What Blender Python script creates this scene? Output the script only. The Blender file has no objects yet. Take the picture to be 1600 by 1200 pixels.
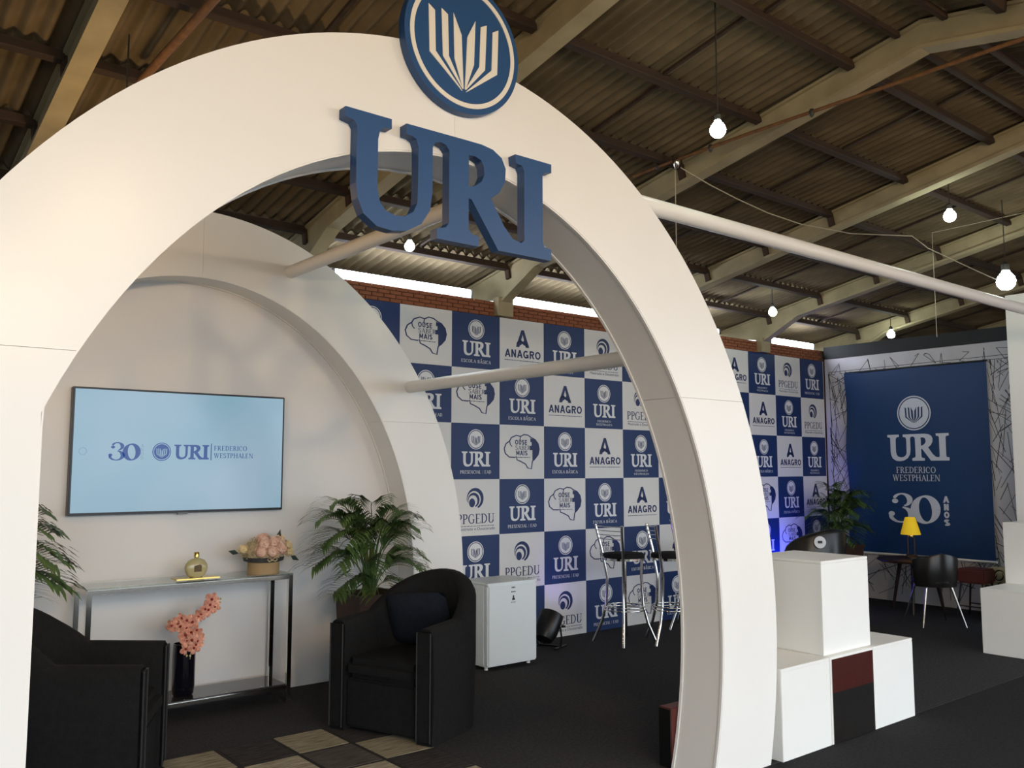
import bpy, bmesh, math, random
from mathutils import Vector, Matrix
from mathutils.geometry import tessellate_polygon

SC = bpy.context.scene
COL = SC.collection
PI = math.pi
R = math.radians

# ------------------------------------------------------------------ camera
cam_data = bpy.data.cameras.new('camera')
cam = bpy.data.objects.new('camera', cam_data)
COL.objects.link(cam)
cam.location = (0, 0, 1.45)
cam.rotation_euler = (R(90 + 5.505), 0, R(-39.034))
cam_data.sensor_width = 36
cam_data.lens = 36 * 1380 / 1600
cam_data.clip_start = 0.05
SC.camera = cam
SC.view_settings.view_transform = 'Standard'
SC.view_settings.look = 'None'
SC.view_settings.exposure = 0.24
SC.view_settings.gamma = 1.0
SC.view_settings.use_curve_mapping = False

# ------------------------------------------------------------------ sky
world = bpy.data.worlds.new('sky')
SC.world = world
world.use_nodes = True
bg = world.node_tree.nodes['Background']
bg.inputs[0].default_value = (0.78, 0.89, 1.0, 1)
bg.inputs[1].default_value = 3.2


# ------------------------------------------------------------------ helpers
def srgb(r, g, b):
    f = lambda c: (c / 12.92 if c <= 0.04045 else ((c + 0.055) / 1.055) ** 2.4)
    return (f(r / 255), f(g / 255), f(b / 255))


def mat(name, col, rough=0.5, metal=0.0, noise=None, bump=None, spec=0.5, emit=None, trans=0.0, ior=1.45, coat=0.0, stretch=None, backlit=None):
    m = bpy.data.materials.new(name)
    m.use_nodes = True
    nt = m.node_tree
    b = nt.nodes['Principled BSDF']
    b.inputs['Base Color'].default_value = (*col, 1)
    b.inputs['Roughness'].default_value = rough
    b.inputs['Metallic'].default_value = metal
    b.inputs['Specular IOR Level'].default_value = spec
    b.inputs['Transmission Weight'].default_value = trans
    b.inputs['IOR'].default_value = ior
    b.inputs['Coat Weight'].default_value = coat
    if emit:
        b.inputs['Emission Color'].default_value = (*emit[0], 1)
        b.inputs['Emission Strength'].default_value = emit[1]
    if noise or bump:
        tc = nt.nodes.new('ShaderNodeTexCoord')
        mp = nt.nodes.new('ShaderNodeMapping')
        nt.links.new(tc.outputs['Object'], mp.inputs[0])
        if stretch:
            mp.inputs['Scale'].default_value = stretch
    if noise:
        sc_, amt = noise[0], noise[1]
        n = nt.nodes.new('ShaderNodeTexNoise')
        n.inputs['Scale'].default_value = sc_
        n.inputs['Detail'].default_value = 5
        nt.links.new(mp.outputs[0], n.inputs['Vector'])
        rp = nt.nodes.new('ShaderNodeValToRGB')
        c2 = noise[2] if len(noise) > 2 else col
        rp.color_ramp.elements[0].color = (*[c * (1 - amt) for c in col], 1)
        rp.color_ramp.elements[1].color = (*[min(1, c * (1 + amt)) for c in c2], 1)
        rp.color_ramp.elements[0].position = 0.3
        rp.color_ramp.elements[1].position = 0.7
        nt.links.new(n.outputs['Fac'], rp.inputs['Fac'])
        nt.links.new(rp.outputs[0], b.inputs['Base Color'])
    if bump:
        n2 = nt.nodes.new('ShaderNodeTexNoise')
        n2.inputs['Scale'].default_value = bump[0]
        n2.inputs['Detail'].default_value = 3
        nt.links.new(mp.outputs[0], n2.inputs['Vector'])
        bp = nt.nodes.new('ShaderNodeBump')
        bp.inputs['Strength'].default_value = bump[1]
        bp.inputs['Distance'].default_value = 0.01
        nt.links.new(n2.outputs['Fac'], bp.inputs['Height'])
        nt.links.new(bp.outputs[0], b.inputs['Normal'])
    return m


def link(o, parent=None):
    COL.objects.link(o)
    if parent is not None:
        o.parent = parent
    return o


def empty(name, loc=(0, 0, 0), rz=0.0, parent=None):
    o = bpy.data.objects.new(name, None)
    o.empty_display_size = 0.1
    o.location = loc
    o.rotation_euler = (0, 0, rz)
    return link(o, parent)


def tag(o, label=None, cat=None, group=None, kind=None):
    if label: o['label'] = label
    if cat: o['category'] = cat
    if group: o['group'] = group
    if kind: o['kind'] = kind
    return o


def inst(name, me, parent=None, loc=(0, 0, 0), rot=(0, 0, 0), scale=(1, 1, 1)):
    o = bpy.data.objects.new(name, me)
    o.location = loc
    o.rotation_euler = rot
    o.scale = scale
    return link(o, parent)


def copy_tree(o, parent=None):
    c = o.copy()
    COL.objects.link(c)
    if parent is not None:
        c.parent = parent
    for ch in list(o.children):
        copy_tree(ch, c)
    return c


class MB:
    """collects geometry for one mesh"""

    def __init__(s):
        s.v = []
        s.f = []

    def add(s, vs, fs):
        n = len(s.v)
        s.v += [tuple(p) for p in vs]
        s.f += [tuple(i + n for i in f) for f in fs]
        return s

    def box(s, x0, x1, y0, y1, z0, z1):
        return s.add([(x0, y0, z0), (x1, y0, z0), (x1, y1, z0), (x0, y1, z0), (x0, y0, z1), (x1, y0, z1), (x1, y1, z1), (x0, y1, z1)],
                     [(0, 3, 2, 1), (4, 5, 6, 7), (0, 1, 5, 4), (1, 2, 6, 5), (2, 3, 7, 6), (3, 0, 4, 7)])

    def tube(s, path, r, n=10, cap=True, closed=False):
        path = [Vector(p) for p in path]
        rs = r if isinstance(r, (list, tuple)) else [r] * len(path)
        m = len(path)
        rings = []
        up = None
        for i, p in enumerate(path):
            if closed:
                d = path[(i + 1) % m] - path[i - 1]
            else:
                d = path[min(i + 1, m - 1)] - path[max(i - 1, 0)]
            d.normalize()
            if up is None:
                up = Vector((0, 0, 1)) if abs(d.z) < 0.9 else Vector((1, 0, 0))
            a = d.cross(up)
            if a.length < 1e-6:
                a = d.orthogonal()
            a.normalize()
            b = a.cross(d)
            up = b
            rings.append([p + (a * math.cos(2 * PI * k / n) + b * math.sin(2 * PI * k / n)) * rs[i] for k in range(n)])
        vs = [q for rg in rings for q in rg]
        fs = []
        for i in range(m if closed else m - 1):
            j = (i + 1) % m
            for k in range(n):
                k2 = (k + 1) % n
                fs.append((i * n + k, i * n + k2, j * n + k2, j * n + k))
        if cap and not closed:
            fs.append(tuple(range(n))[::-1])
            fs.append(tuple((m - 1) * n + k for k in range(n)))
        return s.add(vs, fs)

    def lathe(s, prof, n=24, c=(0, 0, 0), sx=1.0, sy=1.0):
        vs, fs = [], []
        for (r, z) in prof:
            for k in range(n):
                a = 2 * PI * k / n
                vs.append((c[0] + r * sx * math.cos(a), c[1] + r * sy * math.sin(a), c[2] + z))
        m = len(prof)
        for i in range(m - 1):
            for k in range(n):
                k2 = (k + 1) % n
                fs.append((i * n + k, i * n + k2, (i + 1) * n + k2, (i + 1) * n + k))
        if prof[0][0] > 1e-5: fs.append(tuple(range(n))[::-1])
        if prof[-1][0] > 1e-5: fs.append(tuple((m - 1) * n + k for k in range(n)))
        return s.add(vs, fs)

    def prism(s, loops, y0, y1, axis='y'):
        """loops: outer + holes in (x,z); extruded in y (or x when axis='x', loops in (y,z))"""
        def P(q, t):
            return (q[0], t, q[1]) if axis == 'y' else (t, q[0], q[1])
        flat = [q for lp in loops for q in lp]
        tris = tessellate_polygon([[Vector((q[0], q[1], 0)) for q in lp] for lp in loops])
        n = len(flat)
        vs = [P(q, y0) for q in flat] + [P(q, y1) for q in flat]
        fs = [tuple(t) for t in tris] + [tuple(i + n for i in t[::-1]) for t in tris]
        o = 0
        for lp in loops:
            m = len(lp)
            for i in range(m):
                j = (i + 1) % m
                fs.append((o + i, o + j, n + o + j, n + o + i))
            o += m
        return s.add(vs, fs)

    def flat(s, loops, y=0.0):
        flat = [q for lp in loops for q in lp]
        tris = tessellate_polygon([[Vector((q[0], q[1], 0)) for q in lp] for lp in loops])
        return s.add([(q[0], y, q[1]) for q in flat], [tuple(t) for t in tris])

    def xform(s, M, i0=0):
        s.v = s.v[:i0] + [tuple(M @ Vector(p)) for p in s.v[i0:]]
        return s

    def mesh(s, name, m=None, smooth=None, bevel=None, seg=2, recalc=True):
        me = bpy.data.meshes.new(name)
        me.from_pydata(s.v, [], s.f)
        if recalc or bevel:
            bm = bmesh.new()
            bm.from_mesh(me)
            if recalc:
                bmesh.ops.recalc_face_normals(bm, faces=bm.faces)
            if bevel:
                ed = [e for e in bm.edges if len(e.link_faces) == 2 and e.calc_face_angle(0) > 0.6]
                bmesh.ops.bevel(bm, geom=ed, offset=bevel, segments=seg, affect='EDGES', clamp_overlap=True)
            bm.to_mesh(me)
            bm.free()
        if smooth is not None:
            me.shade_smooth()
            me.set_sharp_from_angle(angle=R(smooth))
        if m is not None:
            me.materials.append(m)
        return me

    def build(s, name, m=None, parent=None, loc=(0, 0, 0), rot=(0, 0, 0), **kw):
        return inst(name, s.mesh(name, m, **kw), parent, loc, rot)


def subsurf(o, lv=2):
    md = o.modifiers.new('sub', 'SUBSURF')
    md.levels = lv
    md.render_levels = lv
    return o


# ------------------------------------------------------------------ materials
M_arch = mat('white lacquered board', srgb(238, 236, 232), 0.30, noise=(1.5, 0.015), spec=0.4)
M_white = mat('white melamine', srgb(238, 238, 234), 0.45, noise=(3, 0.015))
M_pipe = mat('white plastic pipe', srgb(232, 228, 222), 0.4)
M_tvwall = mat('white painted board', srgb(228, 226, 224), 0.6, noise=(1.2, 0.02))
M_carpet = mat('black needle felt carpet', srgb(60, 60, 62), 0.95, noise=(60, 0.25), bump=(220, 0.5), spec=0.12)
M_runner = mat('dark runner carpet', srgb(46, 46, 48), 0.95, noise=(60, 0.25), bump=(220, 0.5), spec=0.12)
M_red = mat('dark red aisle carpet', srgb(112, 48, 42), 0.95, noise=(40, 0.15), bump=(220, 0.4), spec=0.1)
M_concrete = mat('outside concrete', srgb(150, 146, 138), 0.9, noise=(2, 0.1))
M_sheet = mat('weathered fibre cement', srgb(106, 93, 72), 0.9, noise=(3.0, 0.28), bump=(60, 0.15), spec=0.15)
M_purlin = mat('old brown timber', srgb(56, 42, 32), 0.85, noise=(6, 0.3), stretch=(0.3, 3, 3))
M_beam = mat('cream painted concrete beam', srgb(160, 148, 118), 0.8, noise=(5, 0.15), spec=0.2)
M_cleat = mat('brown cleat', srgb(64, 48, 34), 0.85, noise=(20, 0.2))
M_brick = mat('red brick', srgb(138, 84, 58), 0.9, noise=(9, 0.22), bump=(90, 0.3))
M_mortar = mat('grey brown mortar', srgb(96, 74, 58), 0.95, noise=(20, 0.15))
M_plaster = mat('hall plaster', srgb(170, 160, 140), 0.9, noise=(2, 0.08))
M_vinyl_w = mat('white printed vinyl', srgb(222, 219, 216), 0.5, noise=(3, 0.01))
M_vinyl_b = mat('navy printed vinyl', srgb(22, 48, 96), 0.5, noise=(3, 0.04))
M_ink_b = mat('navy ink', srgb(26, 44, 92), 0.5)
M_ink_w = mat('white ink', srgb(222, 222, 224), 0.5)
M_ink_k = mat('black ink', srgb(28, 28, 34), 0.5)
M_sign = mat('blue painted sign board', srgb(38, 78, 126), 0.45, noise=(4, 0.03))
M_signedge = mat('white sign inlay', srgb(232, 226, 214), 0.5)
M_banner = mat('blue banner cloth', srgb(18, 56, 102), 0.5, noise=(3, 0.05), bump=(14, 0.05))
M_bannerw = mat('banner white print', srgb(206, 212, 226), 0.5)
M_black = mat('black fabric', srgb(26, 26, 27), 0.85, noise=(40, 0.2), bump=(180, 0.25), spec=0.25)
M_piping = mat('black piping', srgb(30, 30, 31), 0.6)
M_pillow = mat('dark navy cushion fabric', srgb(26, 31, 40), 0.9, noise=(40, 0.2), bump=(180, 0.2), spec=0.2)
M_chrome = mat('chrome', srgb(225, 222, 215), 0.12, metal=1.0)
M_steel = mat('polished steel', srgb(210, 205, 195), 0.16, metal=1.0)
M_glass = mat('table glass', srgb(225, 240, 236), 0.03, trans=0.9, ior=1.5)
M_darkglass = mat('smoked glass shelf', srgb(52, 50, 50), 0.08, coat=0.3)
M_planter = mat('brown planter', srgb(66, 44, 34), 0.6, noise=(12, 0.15))
M_soil = mat('soil', srgb(40, 30, 22), 1.0, noise=(40, 0.4), bump=(60, 0.8))
M_leaf = mat('palm green', srgb(62, 88, 46), 0.5, noise=(8, 0.3, srgb(88, 114, 58)))
M_stem = mat('palm stem', srgb(122, 128, 62), 0.55, noise=(12, 0.2))
M_fridge = mat('white fridge enamel', srgb(226, 234, 238), 0.35, noise=(2, 0.01))
M_grey = mat('grey plastic', srgb(120, 124, 126), 0.5)
M_plastic = mat('black plastic', srgb(18, 18, 19), 0.35, noise=(30, 0.1))
M_gloss = mat('glossy black leatherette', srgb(26, 24, 23), 0.3, noise=(20, 0.12))
M_maroon = mat('dark maroon paint', srgb(92, 42, 36), 0.6, noise=(6, 0.12))
M_mirror = mat('bronze mirror glass', srgb(190, 184, 178), 0.03, metal=1.0)
M_gold = mat('gold glass bottle', srgb(226, 216, 166), 0.08, trans=0.55, coat=0.6)
M_goldcap = mat('gold cap', srgb(212, 182, 104), 0.2, metal=1.0)
M_label = mat('brown bottle label', srgb(96, 78, 48), 0.6)
M_hatbox = mat('tan hat box card', srgb(176, 146, 104), 0.7, noise=(10, 0.06))
M_ribbon = mat('dark grey ribbon', srgb(62, 62, 62), 0.6, noise=(60, 0.5))
M_rose = mat('pink silk rose', srgb(228, 194, 174), 0.8, noise=(30, 0.12))
M_cream = mat('cream silk flower', srgb(232, 212, 168), 0.8, noise=(40, 0.15))
M_filler = mat('dry filler flowers', srgb(186, 166, 130), 0.85, noise=(60, 0.35))
M_petal = mat('coral orchid petal', srgb(196, 112, 92), 0.7, noise=(50, 0.3, srgb(226, 168, 142)))
M_heart = mat('dark orchid heart', srgb(150, 50, 48), 0.7)
M_bud = mat('pale green bud', srgb(200, 200, 160), 0.7)
M_vase = mat('dark navy glass vase', srgb(14, 14, 26), 0.12, coat=0.5)
M_darkleaf = mat('dark leaf', srgb(38, 54, 48), 0.6)
M_yellow = mat('yellow lamp shade', srgb(236, 200, 36), 0.6, emit=(srgb(236, 190, 30), 0.25))
M_darkwood = mat('dark wood', srgb(46, 32, 26), 0.4, noise=(6, 0.25), stretch=(1, 8, 1))
M_cord = mat('white cable', srgb(170, 162, 140), 0.6)
M_rope = mat('rusty tie rod', srgb(112, 76, 44), 0.8, noise=(20, 0.3))
M_bulb = mat('lit bulb', (1, 1, 1), 0.3, emit=((0.86, 1.0, 0.90), 45))
M_fillbulb = mat('added warm fill bulb', (1, 1, 1), 0.3, emit=((1.0, 0.695, 0.365), 780))  # glow of the fill bulbs added over the aisle
M_socket = mat('bulb socket', srgb(50, 48, 44), 0.5)
M_tvframe = mat('black tv bezel', srgb(26, 26, 30), 0.3)
M_bluelens = mat('lit blue lens', (0.02, 0.03, 0.2), 0.2, emit=((0.05, 0.07, 1.0), 6))
M_header = mat('black header board', srgb(38, 41, 42), 0.7, noise=(4, 0.1))
M_partition = mat('printed partition board', srgb(196, 194, 198), 0.55, noise=(2.5, 0.10))
M_line = mat('charcoal printed line', srgb(62, 62, 66), 0.6)
M_pattern = mat('cream patterned cloth', srgb(190, 180, 140), 0.8, noise=(14, 0.2))


def screen_material():
    m = mat('lit tv screen', srgb(20, 24, 28), 0.16, spec=0.5)
    nt = m.node_tree
    b = nt.nodes['Principled BSDF']
    tc = nt.nodes.new('ShaderNodeTexCoord')
    n = nt.nodes.new('ShaderNodeTexNoise')
    n.inputs['Scale'].default_value = 1.6
    n.inputs['Detail'].default_value = 1.5
    rp = nt.nodes.new('ShaderNodeValToRGB')
    rp.color_ramp.elements[0].position = 0.35
    rp.color_ramp.elements[0].color = (*srgb(150, 192, 212), 1)
    rp.color_ramp.elements[1].position = 0.68
    rp.color_ramp.elements[1].color = (*srgb(172, 200, 220), 1)
    nt.links.new(tc.outputs['Object'], n.inputs['Vector'])
    nt.links.new(n.outputs['Fac'], rp.inputs['Fac'])
    nt.links.new(rp.outputs[0], b.inputs['Emission Color'])
    b.inputs['Emission Strength'].default_value = 0.60
    return m


M_screen = screen_material()
M_scrink = mat('lit screen blue ink', srgb(10, 16, 40), 0.2, emit=(srgb(44, 84, 160), 0.55))
M_scrgrey = mat('lit screen grey ink', srgb(10, 16, 40), 0.2, emit=(srgb(120, 140, 170), 0.8))
M_scrlight = mat('lit screen pale ink', srgb(20, 24, 40), 0.2, emit=(srgb(168, 196, 216), 0.8))

# ------------------------------------------------------------------ lettering (flat outlines, x right, z up)
URI_OUT = [(.018, .408), (.204, .408), (.204, .372), (.172, .370), (.156, .352), (.149, .322), (.149, .141), (.160, .095), (.185, .068), (.220, .058), (.262, .061), (.299, .085), (.316, .121), (.318, .175), (.318, .334), (.309, .359), (.292, .367), (.266, .369), (.266, .408), (.533, .410),
           (.608, .410), (.663, .402), (.707, .378), (.727, .339), (.724, .286), (.696, .236), (.654, .204), (.719, .106), (.764, .062), (.806, .052), (.823, .066), (.823, .350), (.812, .370), (.780, .374), (.776, .410), (.968, .410), (.968, .374), (.932, .368), (.920, .352), (.920, .075),
           (.930, .056), (.966, .050), (.966, .004), (.690, .004), (.674, .027), (.561, .182), (.547, .184), (.547, .067), (.561, .048), (.596, .043), (.596, .004), (.403, .004), (.403, .043), (.442, .053), (.456, .072), (.456, .350), (.440, .368), (.415, .374), (.391, .366), (.381, .345),
           (.381, .172), (.371, .103), (.334, .046), (.272, .010), (.212, .000), (.148, .006), (.094, .042), (.071, .093), (.064, .147), (.064, .350), (.053, .366), (.018, .372)]
URI_HOLE = [(.547, .354), (.576, .356), (.606, .346), (.619, .322), (.621, .291), (.608, .262), (.576, .238), (.547, .230)]
UW, UH = 0.968, 0.410


def uri(x, z, w, h):
    f = lambda L: [(x + p[0] / UW * w, z + p[1] / UH * h) for p in L]
    return [f(URI_OUT), f(URI_HOLE)]


BL = [[(-.1665, .113), (-.1375, .095), (-.1325, -.063), (-.008, -.185), (-.012, -.185), (-.1605, -.073)],
      [(-.108, .114), (-.078, .098), (-.0725, -.065), (-.005, -.177), (-.009, -.177), (-.100, -.072)],
      [(-.0525, .114), (-.0135, .036), (-.003, -.176), (-.007, -.176), (-.0465, -.066)]]


def blades(cx, cz, r):
    k = r / .27
    out = []
    for b in BL:
        out.append([(cx + p[0] * k, cz + p[1] * k) for p in b])
        out.append([(cx - p[0] * k, cz + p[1] * k) for p in b[::-1]])
    return out


def circ(cx, cz, r, n=40, rz=None, a0=0, a1=2 * PI):
    rz = rz or r
    return [(cx + r * math.cos(a0 + (a1 - a0) * i / n), cz + rz * math.sin(a0 + (a1 - a0) * i / n)) for i in range(n)]


def strip(pts, ws):
    """variable-width stroke polygon"""
    L, Rr = [], []
    m = len(pts)
    ws = ws if isinstance(ws, (list, tuple)) else [ws] * m
    for i, p in enumerate(pts):
        a = pts[max(i - 1, 0)]
        b = pts[min(i + 1, m - 1)]
        dx, dz = b[0] - a[0], b[1] - a[1]
        l = math.hypot(dx, dz) or 1
        nx, nz = -dz / l * ws[i] / 2, dx / l * ws[i] / 2
        L.append((p[0] + nx, p[1] + nz))
        Rr.append((p[0] - nx, p[1] - nz))
    return [(L[i], L[i + 1], Rr[i + 1], Rr[i]) for i in range(m - 1)]


def arc(cx, cz, rx, rz, a0, a1, n=14):
    return [(cx + rx * math.cos(R(a0 + (a1 - a0) * i / n)), cz + rz * math.sin(R(a0 + (a1 - a0) * i / n))) for i in range(n + 1)]


TK, TN, SF = .15, .065, .055


def g_rect(x0, x1, z0, z1): return [[(x0, z0), (x1, z0), (x1, z1), (x0, z1)]]
def g_stem(x, z0=0, z1=1, w=TK, ser=True):
    o = g_rect(x - w / 2, x + w / 2, z0, z1)
    if ser:
        o += g_rect(x - w / 2 - .08, x + w / 2 + .08, z0, z0 + SF) + g_rect(x - w / 2 - .08, x + w / 2 + .08, z1 - SF, z1)
    return o
def g_line(x0, z0, x1, z1, w): return [[(x0 - w / 2, z0), (x0 + w / 2, z0), (x1 + w / 2, z1), (x1 - w / 2, z1)]]
def g_arc(cx, cz, rx, rz, a0, a1, tk=TK, n=14):
    P = arc(cx, cz, rx, rz, a0, a1, n)
    W = [TN + (tk - TN) * abs(math.cos(R(a0 + (a1 - a0) * i / n))) ** 1.3 for i in range(n + 1)]
    return [list(q) for q in strip(P, W)]


def glyph(c):
    b = .16
    if c == 'A': return .86, g_line(.10, 0, .43, 1, TN) + g_line(.76, 0, .43, .98, TK) + g_rect(.2, .68, .3, .3 + TN) + g_rect(0, .22, 0, SF) + g_rect(.6, .9, 0, SF)
    if c == 'B': return .72, g_stem(b) + g_arc(.3, .75, .24, .225, -90, 90) + g_arc(.3, .27, .3, .24, -90, 90) + g_rect(b, .34, .48, .48 + TN) + g_rect(b, .34, .94, 1) + g_rect(b, .34, 0, SF)
    if c == 'C': return .82, g_arc(.44, .5, .36, .47, 50, 310, n=20) + g_rect(.66, .72, .66, .9)
    if c == 'D': return .84, g_stem(b) + g_arc(.3, .5, .42, .47, -90, 90) + g_rect(b, .34, .94, 1) + g_rect(b, .34, 0, SF)
    if c == 'E': return .70, g_stem(b) + g_rect(b, .62, .94, 1) + g_rect(b, .66, 0, SF) + g_rect(b, .52, .48, .48 + TN) + g_rect(.57, .62, .78, 1) + g_rect(.61, .66, 0, .22)
    if c == 'F': return .66, g_stem(b) + g_rect(b, .62, .94, 1) + g_rect(b, .52, .48, .48 + TN) + g_rect(.57, .62, .78, 1)
    if c == 'G': return .88, g_arc(.44, .5, .36, .47, 50, 310, n=20) + g_rect(.62, .76, .08, .42) + g_rect(.52, .84, .40, .45) + g_rect(.66, .72, .66, .9)
    if c == 'H': return .92, g_stem(b) + g_stem(.74) + g_rect(b, .74, .48, .48 + TN)
    if c == 'I': return .34, g_stem(b)
    if c == 'L': return .66, g_stem(b) + g_rect(b, .62, 0, SF) + g_rect(.57, .62, 0, .24)
    if c == 'M': return 1.06, g_stem(b, w=TN) + g_stem(.88) + g_line(.2, 1, .5, .05, TK) + g_line(.84, 1, .5, .05, TN)
    if c == 'N': return .94, g_stem(.14, w=TN) + g_stem(.78, w=TN) + g_line(.16, 1, .76, 0, TK)
    if c == 'O': return .90, g_arc(.44, .5, .36, .47, 0, 360, n=24)
    if c == 'P': return .68, g_stem(b) + g_arc(.3, .72, .26, .25, -90, 90) + g_rect(b, .34, .94, 1) + g_rect(b, .34, .44, .44 + TN)
    if c == 'R': return .82, g_stem(b) + g_arc(.3, .74, .26, .235, -90, 90) + g_rect(b, .34, .94, 1) + g_rect(b, .34, .47, .47 + TN) + g_line(.68, 0, .4, .5, TK) + g_rect(.6, .84, 0, SF)
    if c == 'S': return .62, g_arc(.3, .75, .21, .22, 30, 270, n=14) + g_arc(.3, .26, .23, .235, 90, -150, n=14) + g_rect(.45, .5, .74, .97) + g_rect(.06, .11, .03, .26)
    if c == 'T': return .74, g_stem(.36) + g_rect(.02, .70, .94, 1) + g_rect(.02, .07, .76, 1) + g_rect(.65, .70, .76, 1)
    if c == 'U': return .88, g_rect(.12, .12 + TK, .3, 1) + g_rect(.68, .68 + TN, .3, 1) + g_arc(.44, .32, .265, .29, 180, 360) + g_rect(.02, .34, .95, 1) + g_rect(.58, .84, .95, 1)
    if c == 'W': return 1.2, g_line(.12, 1, .36, 0, TK) + g_line(.6, 1, .36, 0, TN) + g_line(.56, 1, .8, 0, TK) + g_line(1.06, 1, .8, 0, TN) + g_rect(0, .26, .95, 1) + g_rect(.94, 1.18, .95, 1) + g_rect(.46, .7, .95, 1)
    if c == '|': return .3, g_rect(.12, .17, -.1, 1.05)
    return .4, []


# plain lettering (sans) made of even strokes
def sg(c, w=.2):
    def ln(*p): return [list(q) for q in strip(list(p), w)]
    h = w / 2
    if c == 'A': return .82, g_line(.11, 0, .41, 1, w * 1.05) + g_line(.71, 0, .41, 1, w * 1.05) + g_rect(.22, .6, .22, .22 + w * .85)
    if c == 'N': return .80, g_rect(.05, .05 + w, 0, 1) + g_rect(.72 - w, .72, 0, 1) + g_line(.05 + h, 1, .72 - h, 0, w)
    if c == 'G': return .86, [list(q) for q in strip(arc(.42, .5, .42 - h - .03, .5 - h, 45, 330, 20), w)] + g_rect(.44, .80, .34, .34 + w * .8) + g_rect(.80 - w, .80, .04, .5)
    if c == 'R': return .78, g_rect(.05, .05 + w, 0, 1) + [list(q) for q in strip([(.1, 1 - h), (.42, 1 - h)] + arc(.42, .71, .22, .29 - h, 90, -90, 10)[1:] + [(.1, .42 + h)], w)] + g_line(.64, 0, .42, .46, w * 1.1)
    if c == 'O': return .88, [list(q) for q in strip(arc(.43, .5, .43 - h - .02, .5 - h, 0, 360, 28), w)]
    if c == 'U': return .78, g_rect(.06, .06 + w, .3, 1) + g_rect(.70 - w, .70, .3, 1) + [list(q) for q in strip(arc(.38, .32, .32 - h, .32 - h, 180, 360, 14), w)]
    if c == 'S': return .72, [list(q) for q in strip(arc(.35, .74, .24, .26 - h, 25, 270, 12) + arc(.35, .27, .25, .27 - h, 90, -155, 12), w)]
    if c == 'E': return .66, g_rect(.06, .06 + w, 0, 1) + g_rect(.06, .6, 0, w * .9) + g_rect(.06, .6, 1 - w * .9, 1) + g_rect(.06, .55, .42, .42 + w * .85)
    if c == 'M': return .96, g_rect(.05, .05 + w, 0, 1) + g_rect(.88 - w, .88, 0, 1) + g_line(.05 + h, 1, .465, .2, w) + g_line(.88 - h, 1, .465, .2, w)
    if c == 'I': return .32, g_rect(.06, .06 + w, 0, 1)
    if c == 'T': return .7, g_rect(.35 - h, .35 + h, 0, 1) + g_rect(.03, .67, 1 - w * .9, 1)
    return .4, []


def text(mb, s, x, z, w, h, y=0.0, font=glyph, align='c', sp=.06):
    adv = 0
    items = []
    for ch in s:
        acc = ch == '^'
        a, P = (0, []) if acc else font(ch)
        items.append((adv, P))
        adv += a + sp if not acc else 0
    adv -= sp
    kx = w / adv
    for ox, P in items:
        for q in P:
            n = len(mb.v)
            mb.v += [(x + (ox + p[0]) * kx, y, z + p[1] * h) for p in q]
            mb.f.append(tuple(range(n, n + len(q))))
    return mb


def bars(mb, x0, x1, z, h, y=0.0, seed=0, lo=.012, hi=.03):
    """tiny unreadable line of print: short dashes"""
    rnd = random.Random(seed)
    x = x0
    while x < x1:
        l = min(rnd.uniform(lo, hi), x1 - x)
        mb.flat([[(x, z), (x + l, z), (x + l, z + h), (x, z + h)]], y)
        x += l + .005
    return mb


def plain_text(mb, s_, x, z, w, h, y=0.0):
    """small running text set in Blender's built-in face"""
    cu_ = bpy.data.curves.new('line_of_text', 'FONT')
    cu_.body = s_
    to = bpy.data.objects.new('line_of_text', cu_)
    COL.objects.link(to)
    bpy.context.view_layer.update()
    me = to.evaluated_get(bpy.context.evaluated_depsgraph_get()).to_mesh()
    xs_ = [v.co.x for v in me.vertices]
    ys_ = [v.co.y for v in me.vertices]
    x0, x1, y0, y1 = min(xs_), max(xs_), min(ys_), max(ys_)
    mb.add([(x + (v.co.x - x0) / (x1 - x0) * w, y, z + (v.co.y - y0) / (y1 - y0) * h) for v in me.vertices], [tuple(p.vertices) for p in me.polygons])
    bpy.data.objects.remove(to)
    bpy.data.curves.remove(cu_)
    return mb


def thirty(mb, x, z, w, h, y=0.0):
    """old-style numerals 3 and 0 with ball ends"""
    k = lambda L: [(x + p[0] * w, z + p[1] * h) for p in L]
    top = arc(.27, .76, .155, .20, 165, -75, 16)
    bot = arc(.24, .28, .205, .245, 80, -175, 20)
    for P, W in ((top, [.05, .07, .07, .06, .05, .05, .06, .075, .095, .11, .115, .11, .1, .085, .07, .055, .045]),
                 (bot, [.045, .06, .08, .1, .115, .125, .13, .125, .115, .1, .085, .07, .06, .055, .055, .06, .07, .08, .085, .08, .06])):
        for q in strip(P, W[:len(P)] + [W[-1]] * (len(P) - len(W))):
            mb.flat([k(q)], y)
    mb.flat([k(circ(.135, .72, .062, 16, .075))], y)
    mb.flat([k(circ(.06, .30, .062, 16, .08))], y)
    P = arc(.72, .47, .205, .42, 0, 360, 32)
    W = [.055 + .115 * abs(math.cos(2 * PI * i / 32 - .25)) ** 1.2 for i in range(33)]
    for q in strip(P, W):
        mb.flat([k(q)], y)
    return mb


def emblem_print(mb, cx, cz, r, y=0.0, n=32):
    """ring + inner disc print with the blades left open as holes"""
    mb.flat([circ(cx, cz, r, n), circ(cx, cz, r * .92, n)[::-1]], y)
    mb.flat([circ(cx, cz, r * .84, n)] + [b for b in blades(cx, cz - r * .02, r * .86)], y)
    return mb


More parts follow.
